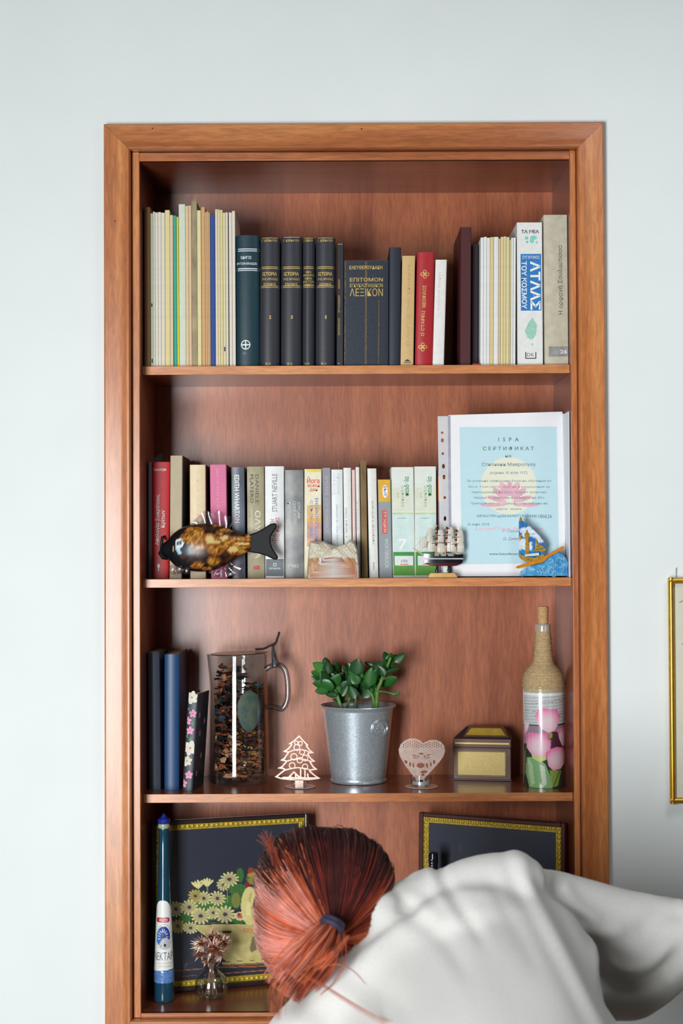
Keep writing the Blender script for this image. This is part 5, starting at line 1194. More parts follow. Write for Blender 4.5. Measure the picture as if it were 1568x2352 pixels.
cv.put(np.ones(cv.U.shape, bool), None, lambda u, v: np.stack([192 + 14 * np.sin(v * .9 + u * .05), 196 + 14 * np.sin(v * .9 + u * .05), 196 + 13 * np.sin(v * .9 + u * .05)], -1))
cv.put(cv.V < 1593, (226, 228, 226))
for p, q, w2 in (((940, 1080), (1370, 1020), 3), ((940, 1145), (1370, 1180), 2.5), ((1060, 1060), (1360, 1045), 2), ((985, 1297), (1370, 1290), 14)): cv.line(t6(*p), t6(*q), w2 / 4, (120, 126, 128) if w2 < 10 else (52, 60, 66))
cv.poly([t6(*p) for p in ((930, 1300), (1380, 1300), (1380, 1600), (930, 1600))], (150, 130, 142))
cv.poly([t6(*p) for p in ((930, 1500), (1380, 1480), (1380, 2000), (930, 2000))], (44, 58, 50)); cv.poly([t6(*p) for p in ((1190, 1350), (1330, 1380), (1320, 1540), (1180, 1520))], (78, 40, 62))
cv.poly([t6(*p) for p in ((960, 1640), (1040, 1620), (1140, 1700), (1200, 1850), (1210, 1950), (980, 1950), (950, 1800))], (132, 178, 122))
cv.poly([t6(*p) for p in ((970, 1640), (1010, 1700), (1030, 1900), (1000, 1940), (975, 1800))], (176, 204, 160))
cv.poly([t6(*p) for p in ((1080, 1700), (1130, 1720), (1150, 1900), (1110, 1940))], (206, 218, 196))
cv.poly([t6(*p) for p in ((1180, 1760), (1310, 1770), (1270, 1930), (1210, 1940))], (138, 164, 72)); cv.line(t6(1290, 1780), t6(1220, 1930), 2, (60, 80, 50)); cv.poly([t6(*p) for p in ((1170, 1370), (1215, 1370), (1210, 1420), (1170, 1440))], (150, 150, 70))
def tulip(pts, cx, cy, rx, ry):
    q = [t6(*p) for p in pts]; c_ = t6(cx, cy)
    cv.poly(q, None, lambda u, v: (lambda d: np.stack([238 - 6 * d, 212 - 105 * d, 220 - 58 * d], -1))(np.clip(((u - c_[0]) / (rx / 4.61)) ** 2 + ((v - c_[1]) / (ry / 4.61)) ** 2, 0, 1) ** 1.2 * (0.85 + .15 * np.sin(u * .9))))
tulip([(940, 1260), (985, 1270), (970, 1350), (945, 1420)], 955, 1300, 60, 100)
tulip([(1045, 1180), (1070, 1120), (1130, 1112), (1200, 1125), (1270, 1120), (1285, 1180), (1312, 1190), (1275, 1290), (1240, 1350), (1170, 1372), (1100, 1330), (1060, 1260), (1030, 1190)], 1165, 1270, 150, 150)
tulip([(950, 1400), (1000, 1370), (1080, 1380), (1160, 1370), (1165, 1440), (1200, 1450), (1190, 1560), (1130, 1615), (1060, 1625), (1000, 1600), (960, 1540)], 1070, 1520, 135, 150)
tulip([(1265, 1340), (1330, 1320), (1365, 1340), (1372, 1500), (1330, 1530), (1290, 1440)], 1325, 1440, 60, 110)
tulip([(1140, 1580), (1190, 1540), (1260, 1520), (1340, 1540), (1372, 1600), (1355, 1700), (1300, 1755), (1220, 1765), (1170, 1720)], 1265, 1660, 130, 130)
cv.poly([t6(*p) for p in ((1000, 1590), (1060, 1620), (1140, 1600), (1150, 1650), (1080, 1680), (1010, 1640))], (206, 212, 130)); cv.ell(*t6(1350, 1530), 4, 3, (110, 50, 50)); cv.grain(0.02)
def bsurf(u, v):
    x = max(-0.985, min(0.985, (u - 1250) * kb / (rb_))) * (rb_ + 0.0003); return (x, -math.sqrt((rb_ + 0.0003) ** 2 - x * x), zb(v))
cv.mesh('tulip_print', bsurf, painted('tulip_paper', 0.25, 0.6), bot)

# ================================================================ bottom compartment
# ---------------------------------------------------------------- ouzo bottle
OY = 0.072
oc = P(377, 2305, OY); ouz = empty('tall_bottle', (oc.x, OY, ZB), 'tall slim dark teal bottle with a long white label and blue stopper', 'bottle')
ko = (OY - CAM.y) / FPX
def zo(v): return P(376, v, OY).z - ZB
TB = mat((18, 62, 82), 0.12, 0, 0.05, coat=0.9, spec=0.6); BLG = mat((30, 44, 150), 0.12, 0, 0.05, coat=0.8)
op = [(0.5, 2304.5), (20, 2304), (21.5, 2302), (22.5, 2296), (23, 2253)]
part(MB().lathe([(0.001, 0.0003), (0.0165, 0.0003), (0.0185, 0.002), (0.0188, 0.006), (0.0187, zo(2253)), (0.0183, zo(2223)), (0.0150, zo(2120)), (0.0124, zo(2060)), (0.0108, zo(2000)), (0.0100, zo(1940)), (0.0094, zo(1912)), (0.0100, zo(1906)), (0.0104, zo(1903)), (0.0098, zo(1900)), (0.001, zo(1900))], (oc.x, OY, ZB), 44), 'glass_body', TB, ouz, smooth=50)
part(MB().lathe([(0.0098, zo(1902)), (0.0112, zo(1899)), (0.0110, zo(1893)), (0.0092, zo(1891)), (0.001, zo(1891))], (oc.x, OY, ZB), 32), 'collar', mat((170, 180, 150), 0.3, 0.2, coat=0.4), ouz)
part(MB().lathe([(0.006, zo(1891)), (0.011, zo(1889)), (0.0122, zo(1884)), (0.0108, zo(1880)), (0.006, zo(1877.5)), (0.003, zo(1871)), (0.0005, zo(1868))], (oc.x, OY, ZB), 32), 'stopper', BLG, ouz)
def orad(v):
    pts = [(2304, .0188), (2253, .0187), (2223, .0183), (2120, .0150), (2060, .0124), (2000, .0108), (1900, .0098)]
    for (v1, r1), (v0, r0) in zip(pts, pts[1:]):
        if v >= v0: return r0 + (r1 - r0) * (v - v0) / (v1 - v0)
    return .0098
cv = Canvas(350, 2064, 402, 2226, 1.0, (220, 222, 218))
RED = (176, 34, 50); NB_ = (30, 56, 140)
cv.ell(363, 2109, 6, 5.5, RED); cv.ell(387, 2109, 6, 5.5, RED); cv.poly([(363, 2104), (387, 2103), (387, 2114), (363, 2115)], RED)
cv.ell(378, 2147, 18, 29, (120, 128, 134)); cv.ell(378, 2147, 17, 28, (220, 222, 218)); cv.ell(377, 2145, 15.5, 22, NB_); cv.poly([(361, 2140), (368, 2130), (372, 2150), (368, 2166), (360, 2158)], (40, 110, 190))
for a_ in range(9):
    q = R(200 - a_ * 25); cv.line((376 + 7 * math.cos(q), 2147 - 11 * math.sin(q)), (376 + 12 * math.cos(q), 2147 - 17 * math.sin(q)), 1.6, (214, 218, 216))
cv.poly([(368, 2162), (374, 2152), (384, 2148), (393, 2158), (393, 2170), (384, 2176), (372, 2174)], (176, 178, 180)); cv.ell(380, 2166, 2.5, 3.5, (30, 34, 44)); cv.ell(375, 2147, 3.5, 2.5, (30, 34, 60)); cv.ell(371, 2168, 1.3, 1.5, (50, 54, 60))
mk = (cv.V > 2074 - 0 * cv.U); topv = 2064 + 14 * np.abs((cv.U - 374) / 22) ** 2.4
hw = np.array([[orad(v) / ko for u in cv.us] for v in cv.vs]) * 1.28
mask = (cv.V > topv) & (cv.V < 2223 - 2 * ((cv.U - 375) / 24))
def osurf(u, v):
    r = orad(v) + 0.00045; th = (u - 376) / 24.0 * 1.25; return (r * math.sin(th), -r * math.cos(th), zo(v))
cv.mesh('paper_label', osurf, painted('label_paper', 0.45, 0.1), ouz, mask)
pr = Print(lambda a, b_, l: (lambda q: (q[0] * (1 + l * 40), q[1] - l, q[2]))(osurf(376 + a, 2147 - b_)), ouz)
pr.add(t_text('OUZO', 0.5, 2147 - 2109, 21, 7, 0, 0.03), WHITE, 0.0003)
pr.add(t_text('NEKTAP', 0, 2147 - 2191, 44, 18, 0, -0.01), mat((60, 66, 74), 0.5), 0.0003)
pr.add(t_text('ΠΟΤΟΠΟΙΙΑ', 4, 2147 - 2207, 30, 4, 0), mat((200, 160, 160), 0.5), 0.0003); pr.add(t_text('ΜΥΤΙΛΗΝΗ', 4, 2147 - 2214, 26, 4, 0), mat((180, 170, 172), 0.5), 0.0003)
pr.done()
bp_ = [(orad(2223) + .0004, zo(2224))]
for i in range(5): z = zo(2226 + i * 5); bp_ += [(.0188 + .0006, z), (.0188 + .0001, z - .002)]
part(MB().lathe([(0.0184, zo(2224)), (0.0191, zo(2226)), (0.0188, zo(2230)), (0.0192, zo(2233)), (0.0192, zo(2244)), (0.0189, zo(2246)), (0.0193, zo(2249)), (0.0193, zo(2252)), (0.0187, zo(2253))], (oc.x, OY, ZB), 44), 'blue_band', mat((40, 80, 150), 0.25, 0, 0, 500, coat=0.5, rgb2=(110, 150, 200)), ouz)

# ---------------------------------------------------------------- framed pictures leaning in the compartment
GLD = mat((190, 162, 52), 0.42, 0.3, 0.2, 200)
FRD = mat((40, 30, 30), 0.35, 0, 0.1, coat=0.4); FRB = mat((74, 36, 28), 0.35, 0, 0.1, coat=0.4)
def leaning(name, label, uL, yL, uR, yR, vref, uref, yref, lean, mo, canvas=None, rim=FRD, pic=None):
    a = P(uL, 2260, yL); c = P(uR, 2260, yR); zt_ = P(uref, vref, yref).z
    o0 = Vector((a.x, yL, ZB + 0.0009)); o1 = Vector((c.x, yR, ZB + 0.0009)); Wd = (o1 - o0).length; e1 = (o1 - o0).normalized()
    nb = Vector((-e1.y, e1.x, 0)); Hh = zt_ - ZB; e3 = (Vector((0, 0, 1)) * Hh + nb * lean).normalized(); Hh = Hh / e3.z
    n_ = e1.cross(e3).normalized()
    if n_.y > 0: n_ = -n_
    t = empty(name, tuple(o0), label, 'picture')
    def q(x, z, d): return tuple(e1 * x + e3 * z + n_ * d)
    def bar(x0, x1, z0, z1, d0, d1, nm, m, mod=None):
        b = MB().box(x0, x1, d0, d1, z0, z1); b.v = [q(x, z, y) for x, y, z in b.v]; return fixn(b.build(nm, m, t, 0, mod))
    f = 0.0085; g_ = 0.011
    for (x0, x1, z0, z1) in ((0, f, 0, Hh), (Wd - f, Wd, 0, Hh), (f, Wd - f, 0, f), (f, Wd - f, Hh - f, Hh)): bar(x0, x1, z0, z1, -0.012, 0.004, 'frame_rail', rim, 0.002)
    for (x0, x1, z0, z1) in ((f, f + g_, f, Hh - f), (Wd - f - g_, Wd - f, f, Hh - f), (f + g_, Wd - f - g_, f, f + g_), (f + g_, Wd - f - g_, Hh - f - g_, Hh - f)): bar(x0, x1, z0, z1, -0.010, -0.001, 'gilt_slip', GLD, 0.0008)
    b = MB(); st_ = 0.0095
    per = [(x, z, 0) for z in (f + g_ * .42, Hh - f - g_ * .42) for x in np.arange(f + .006, Wd - f - .004, st_)] + [(x, z, 1) for x in (f + g_ * .42, Wd - f - g_ * .42) for z in np.arange(f + .012, Hh - f - .01, st_)]
    for x, z, k_ in per:
        vs = MB().ball((0, 0, 0), (0.0040, 0.0018, 0.0040), 8); b.add([q(x + a_, z + c_, -0.001 + abs(b_) * 1.0 if b_ < 0 else -0.001) for a_, b_, c_ in vs.v], vs.f)
    o = b.build('gilt_beading', GLD, t, 60); o['kind'] = 'stuff'
    MB().add([q(f, f, -0.006), q(Wd - f, f, -0.006), q(Wd - f, Hh - f, -0.006), q(f, Hh - f, -0.006)], [(0, 1, 2, 3)]).build('backing', mat((60, 52, 46), 0.8), t, 0) if canvas is not None else None
    x0, x1, z0, z1 = f + g_, Wd - f - g_, f + g_, Hh - f - g_
    if canvas is not None:
        o0l = Vector(o0); pl = o0l + n_ * -0.005
        def inv(u, v): return PP(u, v, pl, n_)
        cvs = canvas
        def srf(u, v):
            p = inv(u, v) - o0l; x = min(max(p.dot(e1), x0 - .002), x1 + .002); z = min(max(p.dot(e3), z0 - .002), z1 + .002); return q(x, z, -0.005)
        cvs.mesh('painting', srf, painted('picture_print', 0.35, 0.25), t)
    else:
        bar(x0, x1, z0, z1, -0.007, -0.005, 'painting', pic)
    return t, q, Wd, Hh
cv = Canvas(375, 1870, 724, 2290, 1.5, (46, 50, 62))
def c4(x, y): return 310 + x / 3.647, 1840 + y / 3.647
def P4(pts): return [c4(*p) for p in pts]
for p, q, wd, c_ in (((300, 1425), (560, 1405), 9, (150, 92, 52)), ((700, 1395), (1300, 1375), 10, (160, 98, 56)), ((320, 1475), (520, 1458), 5, (140, 84, 50)), ((700, 1448), (1300, 1400), 8, (160, 100, 58)), ((740, 1360), (1300, 1330), 22, (190, 176, 112)), ((740, 1380), (1300, 1350), 6, (170, 120, 60))): cv.line(c4(*p), c4(*q), wd / 3.6, c_)
cv.poly(P4([(505, 1035), (1150, 1030), (1140, 1100), (1080, 1140), (1120, 1200), (1060, 1330), (760, 1345), (700, 1200), (560, 1110), (520, 1080)]), None, lambda u, v: (lambda n: np.stack([192 + 12 * n, 178 + 12 * n, 118 + 12 * n], -1))(blot(u, v, .12)))
cv.line(c4(500, 1030), c4(800, 1010), 2.5, (80, 86, 84)); cv.poly(P4([(700, 1090), (810, 1085), (800, 1108), (710, 1112)]), (60, 50, 46)); cv.poly(P4([(900, 1060), (1010, 1070), (1000, 1110), (910, 1100)]), (196, 150, 96)); cv.poly(P4([(980, 1140), (1010, 1130), (1020, 1240), (975, 1270), (960, 1240)]), (120, 108, 80))
G1_ = (70, 122, 62)
for (x, y, a, c_) in ((860, 740, 75, 50), (770, 850, 50, 60), (845, 830, 50, 70), (620, 870, 60, 40), (540, 880, 50, 40), (640, 960, 60, 40), (420, 980, 50, 40), (870, 990, 60, 40), (880, 620, 30, 60), (990, 650, 60, 50), (720, 900, 60, 40)): cv.ell(*c4(x, y), a / 3.6, c_ / 3.6, None, lambda u, v: np.stack([62 + 18 * np.sin(u * .9), 108 + 20 * np.sin(v * .8 + u), 56 + 10 * np.sin(u * .5)], -1))
cv.ell(*c4(845, 830), 10, 17, (120, 126, 62))
for (x, y, a, c_, col) in ((970, 590, 25, 35, (150, 66, 46)), (945, 700, 28, 24, (128, 44, 50)), (1000, 620, 60, 22, (176, 140, 60)), (1075, 585, 40, 30, (130, 44, 36)), (995, 665, 50, 34, (138, 134, 62)), (1130, 620, 30, 40, (140, 50, 40)), (880, 965, 48, 36, (206, 196, 130)), (880, 960, 28, 22, (190, 92, 96)), (870, 950, 10, 10, (120, 50, 60)), (960, 880, 72, 160, (212, 200, 132)), (985, 840, 34, 80, (196, 168, 100)), (950, 900, 20, 60, (222, 214, 150)), (1060, 850, 90, 160, (214, 202, 140)), (1030, 990, 60, 60, (204, 190, 120))): cv.ell(*c4(x, y), a / 3.6, c_ / 3.6, col)
PT = (216, 208, 146); CT = (78, 56, 84)
for i, (x, y, r, sq) in enumerate(((340, 905, 66, 1), (360, 1050, 66, .9), (465, 1062, 66, .8), (455, 890, 76, .9), (575, 815, 66, .95), (505, 795, 62, .9), (690, 815, 72, .9), (740, 700, 58, .95), (790, 655, 80, .8), (550, 962, 84, .85), (655, 935, 62, .9), (755, 950, 88, .85))): cv.flower(*c4(x, y), r / 3.6, PT if i not in (1, 5) else (196, 176, 96), CT, 13, sq, i * .4)
for (x, y) in ((525, 690), (605, 672)):
    for dx in (-45, -22, 0, 22, 45): cv.line(c4(x, y + 40), c4(x + dx, y - 22 + abs(dx) * .4), 4.5, PT)
    cv.line(c4(x, y + 40), c4(x + 5, y + 110), 2.2, (120, 150, 90))
cv.line(c4(775, 740), c4(775, 850), 1.6, (140, 150, 90)); cv.grain(0.03)
leaning('flower_painting', 'painting of cream daisies on black in a dark gilt-edged frame, leaning at the left', 350, 0.112, 714, 0.198, 1869, 714, 0.205, 0.012, None, cv)
leaning('framed_picture', 'dark blank picture in a brown frame with gilt edging, leaning at the right', 960, 0.198, 1297, 0.074, 1867, 960, 0.205, 0.012, None, None, FRB, mat((66, 70, 84), 0.25, 0, 0.08, 8, coat=0.6))
# dark bottle in front of it
dc = P(995, 1990, 0.135); db_ = empty('dark_bottle', (dc.x, 0.135, ZB), 'narrow black bottle with a column of white dots before the right picture', 'bottle')
kd = 2.925 / FPX
def zd(v): return P(995, v, 0.135).z - ZB
part(MB().lathe([(0.001, 0.0003), (0.026, 0.0003), (0.028, 0.004), (0.028, zd(2110)), (0.022, zd(2075)), (0.0095, zd(2040)), (0.0088, zd(1985)), (0.0100, zd(1980)), (0.0100, zd(1962)), (0.0085, zd(1957)), (0.001, zd(1956))], (dc.x, 0.135, ZB), 32), 'glass_body', mat((24, 26, 36), 0.15, coat=0.7), db_, smooth=40)
b = MB()
for v in (1977, 1984, 1990, 1996, 2003): p = P(989, v, 0.12); b.ball((dc.x - 0.0035, 0.135 - 0.0092, p.z), (0.0014, 0.0008, 0.0017), 8)
part(b, 'dot_row', WHITE, db_)

# ---------------------------------------------------------------- small vase with dried flowers
VY = 0.088
vc = P(485.5, 2303, VY); vs_ = empty('bulb_vase', (vc.x, VY, ZB), 'little round clear glass vase with a flared neck', 'vase')
kv = (VY - CAM.y) / FPX
def zv(v): return P(485, v, VY).z - ZB
ov_ = [(0.001, 0.0004), (19 * kv, 0.0004), (22 * kv, 0.002), (32 * kv, zv(2287)), (37.5 * kv, zv(2266)), (34 * kv, zv(2247)), (24 * kv, zv(2235)), (16.5 * kv, zv(2228)), (16 * kv, zv(2220)), (22 * kv, zv(2205)), (30 * kv, zv(2190))]
sm_ = smoothcurve([(r, z, 0) for r, z in ov_[2:]], 5)
outer = ov_[:2] + [(q.x, q.y) for q in sm_]; inner = [(max(r - 0.0014, 0.001), z + 0.0012) for r, z in outer[::-1]]
part(MB().lathe(outer + inner[:-1] + [(0.001, 0.0035)], (vc.x, VY, ZB), 48), 'glass_bulb', glass('vase_glass', (0.92, 0.94, 0.95), 0.03, 2.1), vs_, smooth=60)
df = empty('dried_flowers', (vc.x, VY, ZB + 0.004), 'bunch of dried pink-brown straw flowers standing in the little vase', 'dried flowers')
SM = mat((170, 130, 100), 0.8, 0, 0.2)
for i in range(9):
    t = i / 8; part(MB().tube([(vc.x + (t - .5) * 0.022, VY + 0.006 * math.sin(i * 2), ZB + 0.006), (vc.x + (t - .5) * 0.006, VY + .002 * math.cos(i), ZB + zv(2222)), (vc.x + (t - .5) * 0.03, VY, ZB + zv(2185))], 0.0007, 5), 'flower_stem', SM, df)
FC = [mat((222, 176, 150), 0.8, 0, 0.2, 200), mat((240, 216, 196), 0.8, 0, 0.15, 200), mat((176, 112, 84), 0.8, 0, 0.2, 200), mat((232, 194, 190), 0.8, 0, 0.15, 200)]
for (u, v, r, dy, dirx) in ((490, 2178, 26, -0.012, .1), (466, 2165, 22, 0, -.5), (512, 2165, 22, 0, .5), (486, 2152, 20, 0.004, 0), (505, 2190, 18, -.006, .5), (462, 2190, 18, -.004, -.5), (478, 2205, 14, -.006, -.2), (500, 2150, 14, .008, .3)):
    c = P(u, v, VY + dy); b = MB(); rr2 = r * kv * 1.25
    for k_ in range(64):
        th = rr.uniform(0, 6.28); ph = rr.uniform(0.15, 1.45); d = Vector((math.sin(ph) * math.cos(th), -math.cos(ph), math.sin(ph) * math.sin(th))); d = (d + Vector((dirx * .6, 0, .15))).normalized()
        sd = d.cross(Vector((.3, .2, 1))).normalized() * rr2 * 0.11; L = rr2 * rr.uniform(.8, 1.15)
        b.add([c, c + d * L * .55 + sd, c + d * L + Vector((0, 0, -.001)), c + d * L * .55 - sd], [(0, 1, 2, 3)], rr.choice([0, 0, 1, 1, 3]) if ph > .5 else 2)
    b.ball(tuple(c), rr2 * .32, 8, 2); part(b, 'flower_head', FC, df, smooth=0)
b = MB()
for a_, L in ((150, 46), (165, 42), (200, 44), (138, 40), (215, 38)): p = P(472, 2172, VY - .004); q = P(472 + L * math.cos(R(a_)) * .9, 2172 - L * math.sin(R(a_)) * .5, VY - .006); m_ = (p + q) / 2; b.add([p, m_ + Vector((0, 0, .0018)), q, m_ - Vector((0, 0, .0018))], [(0, 1, 2, 3)])
part(b, 'stray_petal', FC[1], df, smooth=0)

# ================================================================ picture on the wall at the right
wp = P(1535, 1846, -0.012); wq = P(1535, 1327, -0.012); Wp = 0.42; GF = mat((206, 158, 60), 0.3, 0.75, 0.08, 120)
pic = empty('wall_picture', (wp.x + 0.002, -0.012, wp.z), 'beige print in a thin gold frame hanging on the wall at the right edge', 'picture')
Hp = wq.z - wp.z; rf = 0.0056
tilt_ = Matrix.Rotation(R(0.1), 3, 'Y')
def rail(x0, z0, x1, z1):
    n = 12; d = Vector((x1 - x0, 0, z1 - z0)).normalized(); s_ = Vector((d.z, 0, -d.x)); rings = []
    for (x, z) in ((x0, z0), (x1, z1)):
        rings.append([Vector((x, 0, z)) + s_ * (rf * math.cos(q)) + Vector((0, 0.0068 * math.sin(q), 0)) for q in [2 * math.pi * i / n for i in range(n)]])
    return fixn(MB().loft(rings).build('frame_rail', GF, pic, 60))
rail(rf, 0, rf, Hp); rail(Wp - rf, 0, Wp - rf, Hp); rail(0.001, rf, Wp - 0.001, rf); rail(0.001, Hp - rf, Wp - 0.001, Hp - rf)
MB().box(rf, Wp - rf, 0.002, 0.010, rf, Hp - rf).build('print_sheet', mat((206, 202, 184), 0.6, 0, 0.02, 40), pic, 0)
pr = Print(lambda a, b_, l: (a, 0.002 - l, b_), pic); OR3 = mat((206, 140, 84), 0.6); 
for a, z in ((0.024, Hp - 0.044), (0.03, Hp - 0.040), (0.028, Hp - .12)): pr.add(t_ell(a, z, 0.004, 0.0015, 10, .4), OR3 if z > Hp - .1 else mat((150, 150, 140), 0.6), 0.0003)
pr.done('sketch')
nl = P(1551, 1312, -0.004); part(MB().tube([(nl.x, -0.006, nl.z + .006), (nl.x + .001, -0.003, nl.z - 0.004), (nl.x + .0015, -0.003, nl.z - 0.013)], 0.0007, 6), 'hanging_wire', mat((170, 172, 172), 0.5), pic)
#@@PART4
# ================================================================ person bending before the shelves
def caps(b, pts, n=14):
    """chain of spheres and cones: pts = (Vector, radius)"""
    for p, r in pts: b.ball(tuple(p), (r, r, r), 14)
    for (p, r), (q, s_) in zip(pts, pts[1:]):
        k_ = max(2, int((Vector(q) - Vector(p)).length / 0.03))
        b.tube([Vector(p).lerp(Vector(q), i / k_) for i in range(k_ + 1)], [r + (s_ - r) * i / k_ for i in range(k_ + 1)], n)
def eloft(b, secs, n=28):
    """elliptic loft: (centre, axis a, axis b)"""
    C = smoothcurve([c for c, _, _ in secs], 5); A = smoothcurve([a for _, a, _ in secs], 5); Bb = smoothcurve([q for _, _, q in secs], 5)
    b.loft([[tuple(c + a * math.cos(t) + q * math.sin(t)) for t in [2 * math.pi * i / n for i in range(n)]] for c, a, q in zip(C, A, Bb)])
def merge(b, name, m, parent, voxel, smooth=6):
    me = bpy.data.meshes.new(name); me.from_pydata(b.v, [], b.f); me.validate(); o = bpy.data.objects.new(name, me); COL.objects.link(o); fixn(o)
    md = o.modifiers.new('r', 'REMESH'); md.mode = 'VOXEL'; md.voxel_size = voxel
    sm = o.modifiers.new('s', 'SMOOTH'); sm.factor = 0.5; sm.iterations = smooth
    dg = bpy.context.evaluated_depsgraph_get(); me2 = bpy.data.meshes.new_from_object(o.evaluated_get(dg))
    o.modifiers.clear(); o.data = me2; me2.name = name; me2.materials.clear(); me2.materials.append(m); me2.shade_smooth(); o.parent = parent
    off = Vector(parent.location); me2.transform(Matrix.Translation(-off)); return o
def co_of(o):
    n = len(o.data.vertices); c = np.zeros(n * 3); o.data.vertices.foreach_get('co', c); nn = np.zeros(n * 3); o.data.vertices.foreach_get('normal', nn)
    return c.reshape(-1, 3) + np.array(o.parent.location), nn.reshape(-1, 3)
def put_co(o, c): o.data.vertices.foreach_set('co', (c - np.array(o.parent.location)).ravel()); o.data.update()
pel = Vector((0.20, -1.03, 0.83))
per = empty('person', (0.20, -1.02, 0.0), 'person with red hair in a ponytail and a light grey sweater bending before the shelves', 'person')
HC = P(747, 2086, -0.60)                                   # centre of the head
sR, sL = P(1168, 2062, -0.62), P(712, 2405, -0.72)         # shoulders
neck = P(872, 2142, -0.63)
chest = (sR + sL) / 2 + Vector((0.05, -0.03, -0.05))
elR = P(1730, 2225, -0.595); haR = P(1530, 2820, -0.80); elL = Vector((sL.x - 0.04, -0.50, 0.74)); haL = Vector((sL.x + 0.02, -0.26, 0.66))
SK = mat((214, 176, 152), 0.55, 0, 0.04, 30)
b = MB()
b.ball(tuple(HC + Vector((0, 0.01, 0))), (0.080, 0.095, 0.094), 20)
b.ball(tuple(HC + Vector((-0.03, 0.07, -0.055))), (0.052, 0.05, 0.055), 14)      # jaw, face turned down to the shelf
b.ball(tuple(HC + Vector((-0.035, 0.118, -0.03))), (0.011, 0.016, 0.018), 8)      # nose
for s_ in (-1, 1): b.ball(tuple(HC + Vector((s_ * 0.080, 0.0, -0.02))), (0.008, 0.018, 0.028), 8)
caps(b, [(HC + Vector((0.03, 0.0, -0.03)), 0.055), (neck, 0.052), (neck.lerp(chest, 0.4), 0.06)])
A_ = (sR - sL).normalized()
def bodysec(c, hw, th, tilt=0.0):
    sp_d = (pel - chest).normalized(); nrm = A_.cross(sp_d).normalized()
    if nrm.y > 0: nrm = -nrm
    return (c, A_ * hw, nrm * th)
mid = chest.lerp(pel, 0.5)
eloft(b, [bodysec((sR + sL) / 2, 0.13, 0.06), bodysec(chest, 0.16, 0.09), bodysec(mid, 0.14, 0.095), bodysec(pel, 0.165, 0.115), bodysec(pel + Vector((0.01, -0.03, -0.08)), 0.13, 0.11)])
caps(b, [(P(1120, 2090, -0.60), 0.05), (P(1230, 2120, -0.575), 0.044), (P(1400, 2185, -0.56), 0.042), (P(1568, 2175, -0.58), 0.038), (elR, 0.036), (elR.lerp(haR, 0.55), 0.034), (haR, 0.024)])
caps(b, [(sL, 0.05), (sL.lerp(elL, 0.5), 0.042), (elL, 0.036), (elL.lerp(haL, 0.55), 0.034), (haL, 0.024)])
def hand(w, d, side):
    d = d.normalized(); sd = d.cross(Vector((0, 0, 1))).normalized() * side; up = sd.cross(d).normalized()
    caps(b, [(w, 0.022), (w + d * 0.05, 0.024)]); caps(b, [(w + d * 0.02 - sd * 0.012, 0.02), (w + d * 0.07 - sd * 0.026, 0.0125)]); caps(b, [(w + d * 0.02 + sd * 0.014, 0.02), (w + d * 0.07 + sd * 0.028, 0.012)])
    for i, (o_, L) in enumerate(((-0.031, 0.066), (-0.0105, 0.075), (0.0105, 0.070), (0.031, 0.055))):
        p0 = w + d * 0.075 + sd * o_; p1 = p0 + d * L * 0.5 - up * 0.008; p2 = p1 + d * L * 0.5 - up * 0.02; caps(b, [(p0, 0.0095), (p1, 0.0085), (p2, 0.0072)])
    p0 = w + d * 0.02 - sd * 0.02; caps(b, [(p0, 0.012), (p0 - sd * 0.03 + d * 0.03, 0.0105), (p0 - sd * 0.04 + d * 0.06 - up * 0.01, 0.009)])
hand(haR, Vector((-0.6, 0.3, -0.7)), 1); hand(haL, Vector((0.1, 1, -0.1)), -1)
hips = [pel + Vector((s_ * 0.085, 0, -0.06)) for s_ in (-1, 1)]; knees = [Vector((pel.x + s_ * 0.10, -0.92, 0.46)) for s_ in (-1, 1)]; ank = [Vector((pel.x + s_ * 0.11, -1.02, 0.085)) for s_ in (-1, 1)]
for h_, k_, a_ in zip(hips, knees, ank): caps(b, [(h_, 0.078), (k_, 0.052), (k_.lerp(a_, .35), 0.052), (a_, 0.036), (a_ + Vector((0, 0.09, -0.04)), 0.03), (a_ + Vector((0, 0.13, -0.045)), 0.028)])
body = merge(b, 'body', SK, per, 0.0075, 3)
# trousers and shoes
b = MB()
eloft(b, [bodysec(mid.lerp(pel, .6), 0.158, 0.11), bodysec(pel, 0.180, 0.130), bodysec(pel + Vector((0.01, -0.03, -0.09)), 0.145, 0.125)])
for h_, k_, a_ in zip(hips, knees, ank): caps(b, [(h_, 0.092), (k_, 0.066), (k_.lerp(a_, .35), 0.063), (a_ + Vector((0, 0, .03)), 0.052)])
merge(b, 'trousers', mat((52, 62, 84), 0.85, 0, 0.1, 300, bump=0.3), per, 0.009, 5)
for a_ in ank:
    b = MB().box(-0.042, 0.042, -0.055, 0.19, 0.0, 0.022); b.ball((0, -0.005, 0.045), (0.042, 0.055, 0.04), 14); b.ball((0, 0.11, 0.035), (0.044, 0.085, 0.034), 14); b.ball((0, 0.05, 0.055), (0.04, 0.06, 0.045), 14)
    b.v = [(x + a_.x, y + a_.y, max(z, 0.0005)) for x, y, z in b.v]; merge(b, 'shoe', mat((60, 56, 54), 0.6), per, 0.006, 3)
# ---- sweater
KN = mat((192, 190, 186), 0.9, 0, 0.03, 380, bump=0.25, sheen=0.2, spec=0.2)
b = MB()
def Q(u, v, y): return P(u, v, y)
def sec3(pt, pb, y, th):   # section from an upper silhouette pixel and a lower one, at depth y
    t_, q_ = P(*pt, y), P(*pb, y); c = (t_ + q_) / 2; return (c, (t_ - q_) / 2, Vector((0, th, 0)))
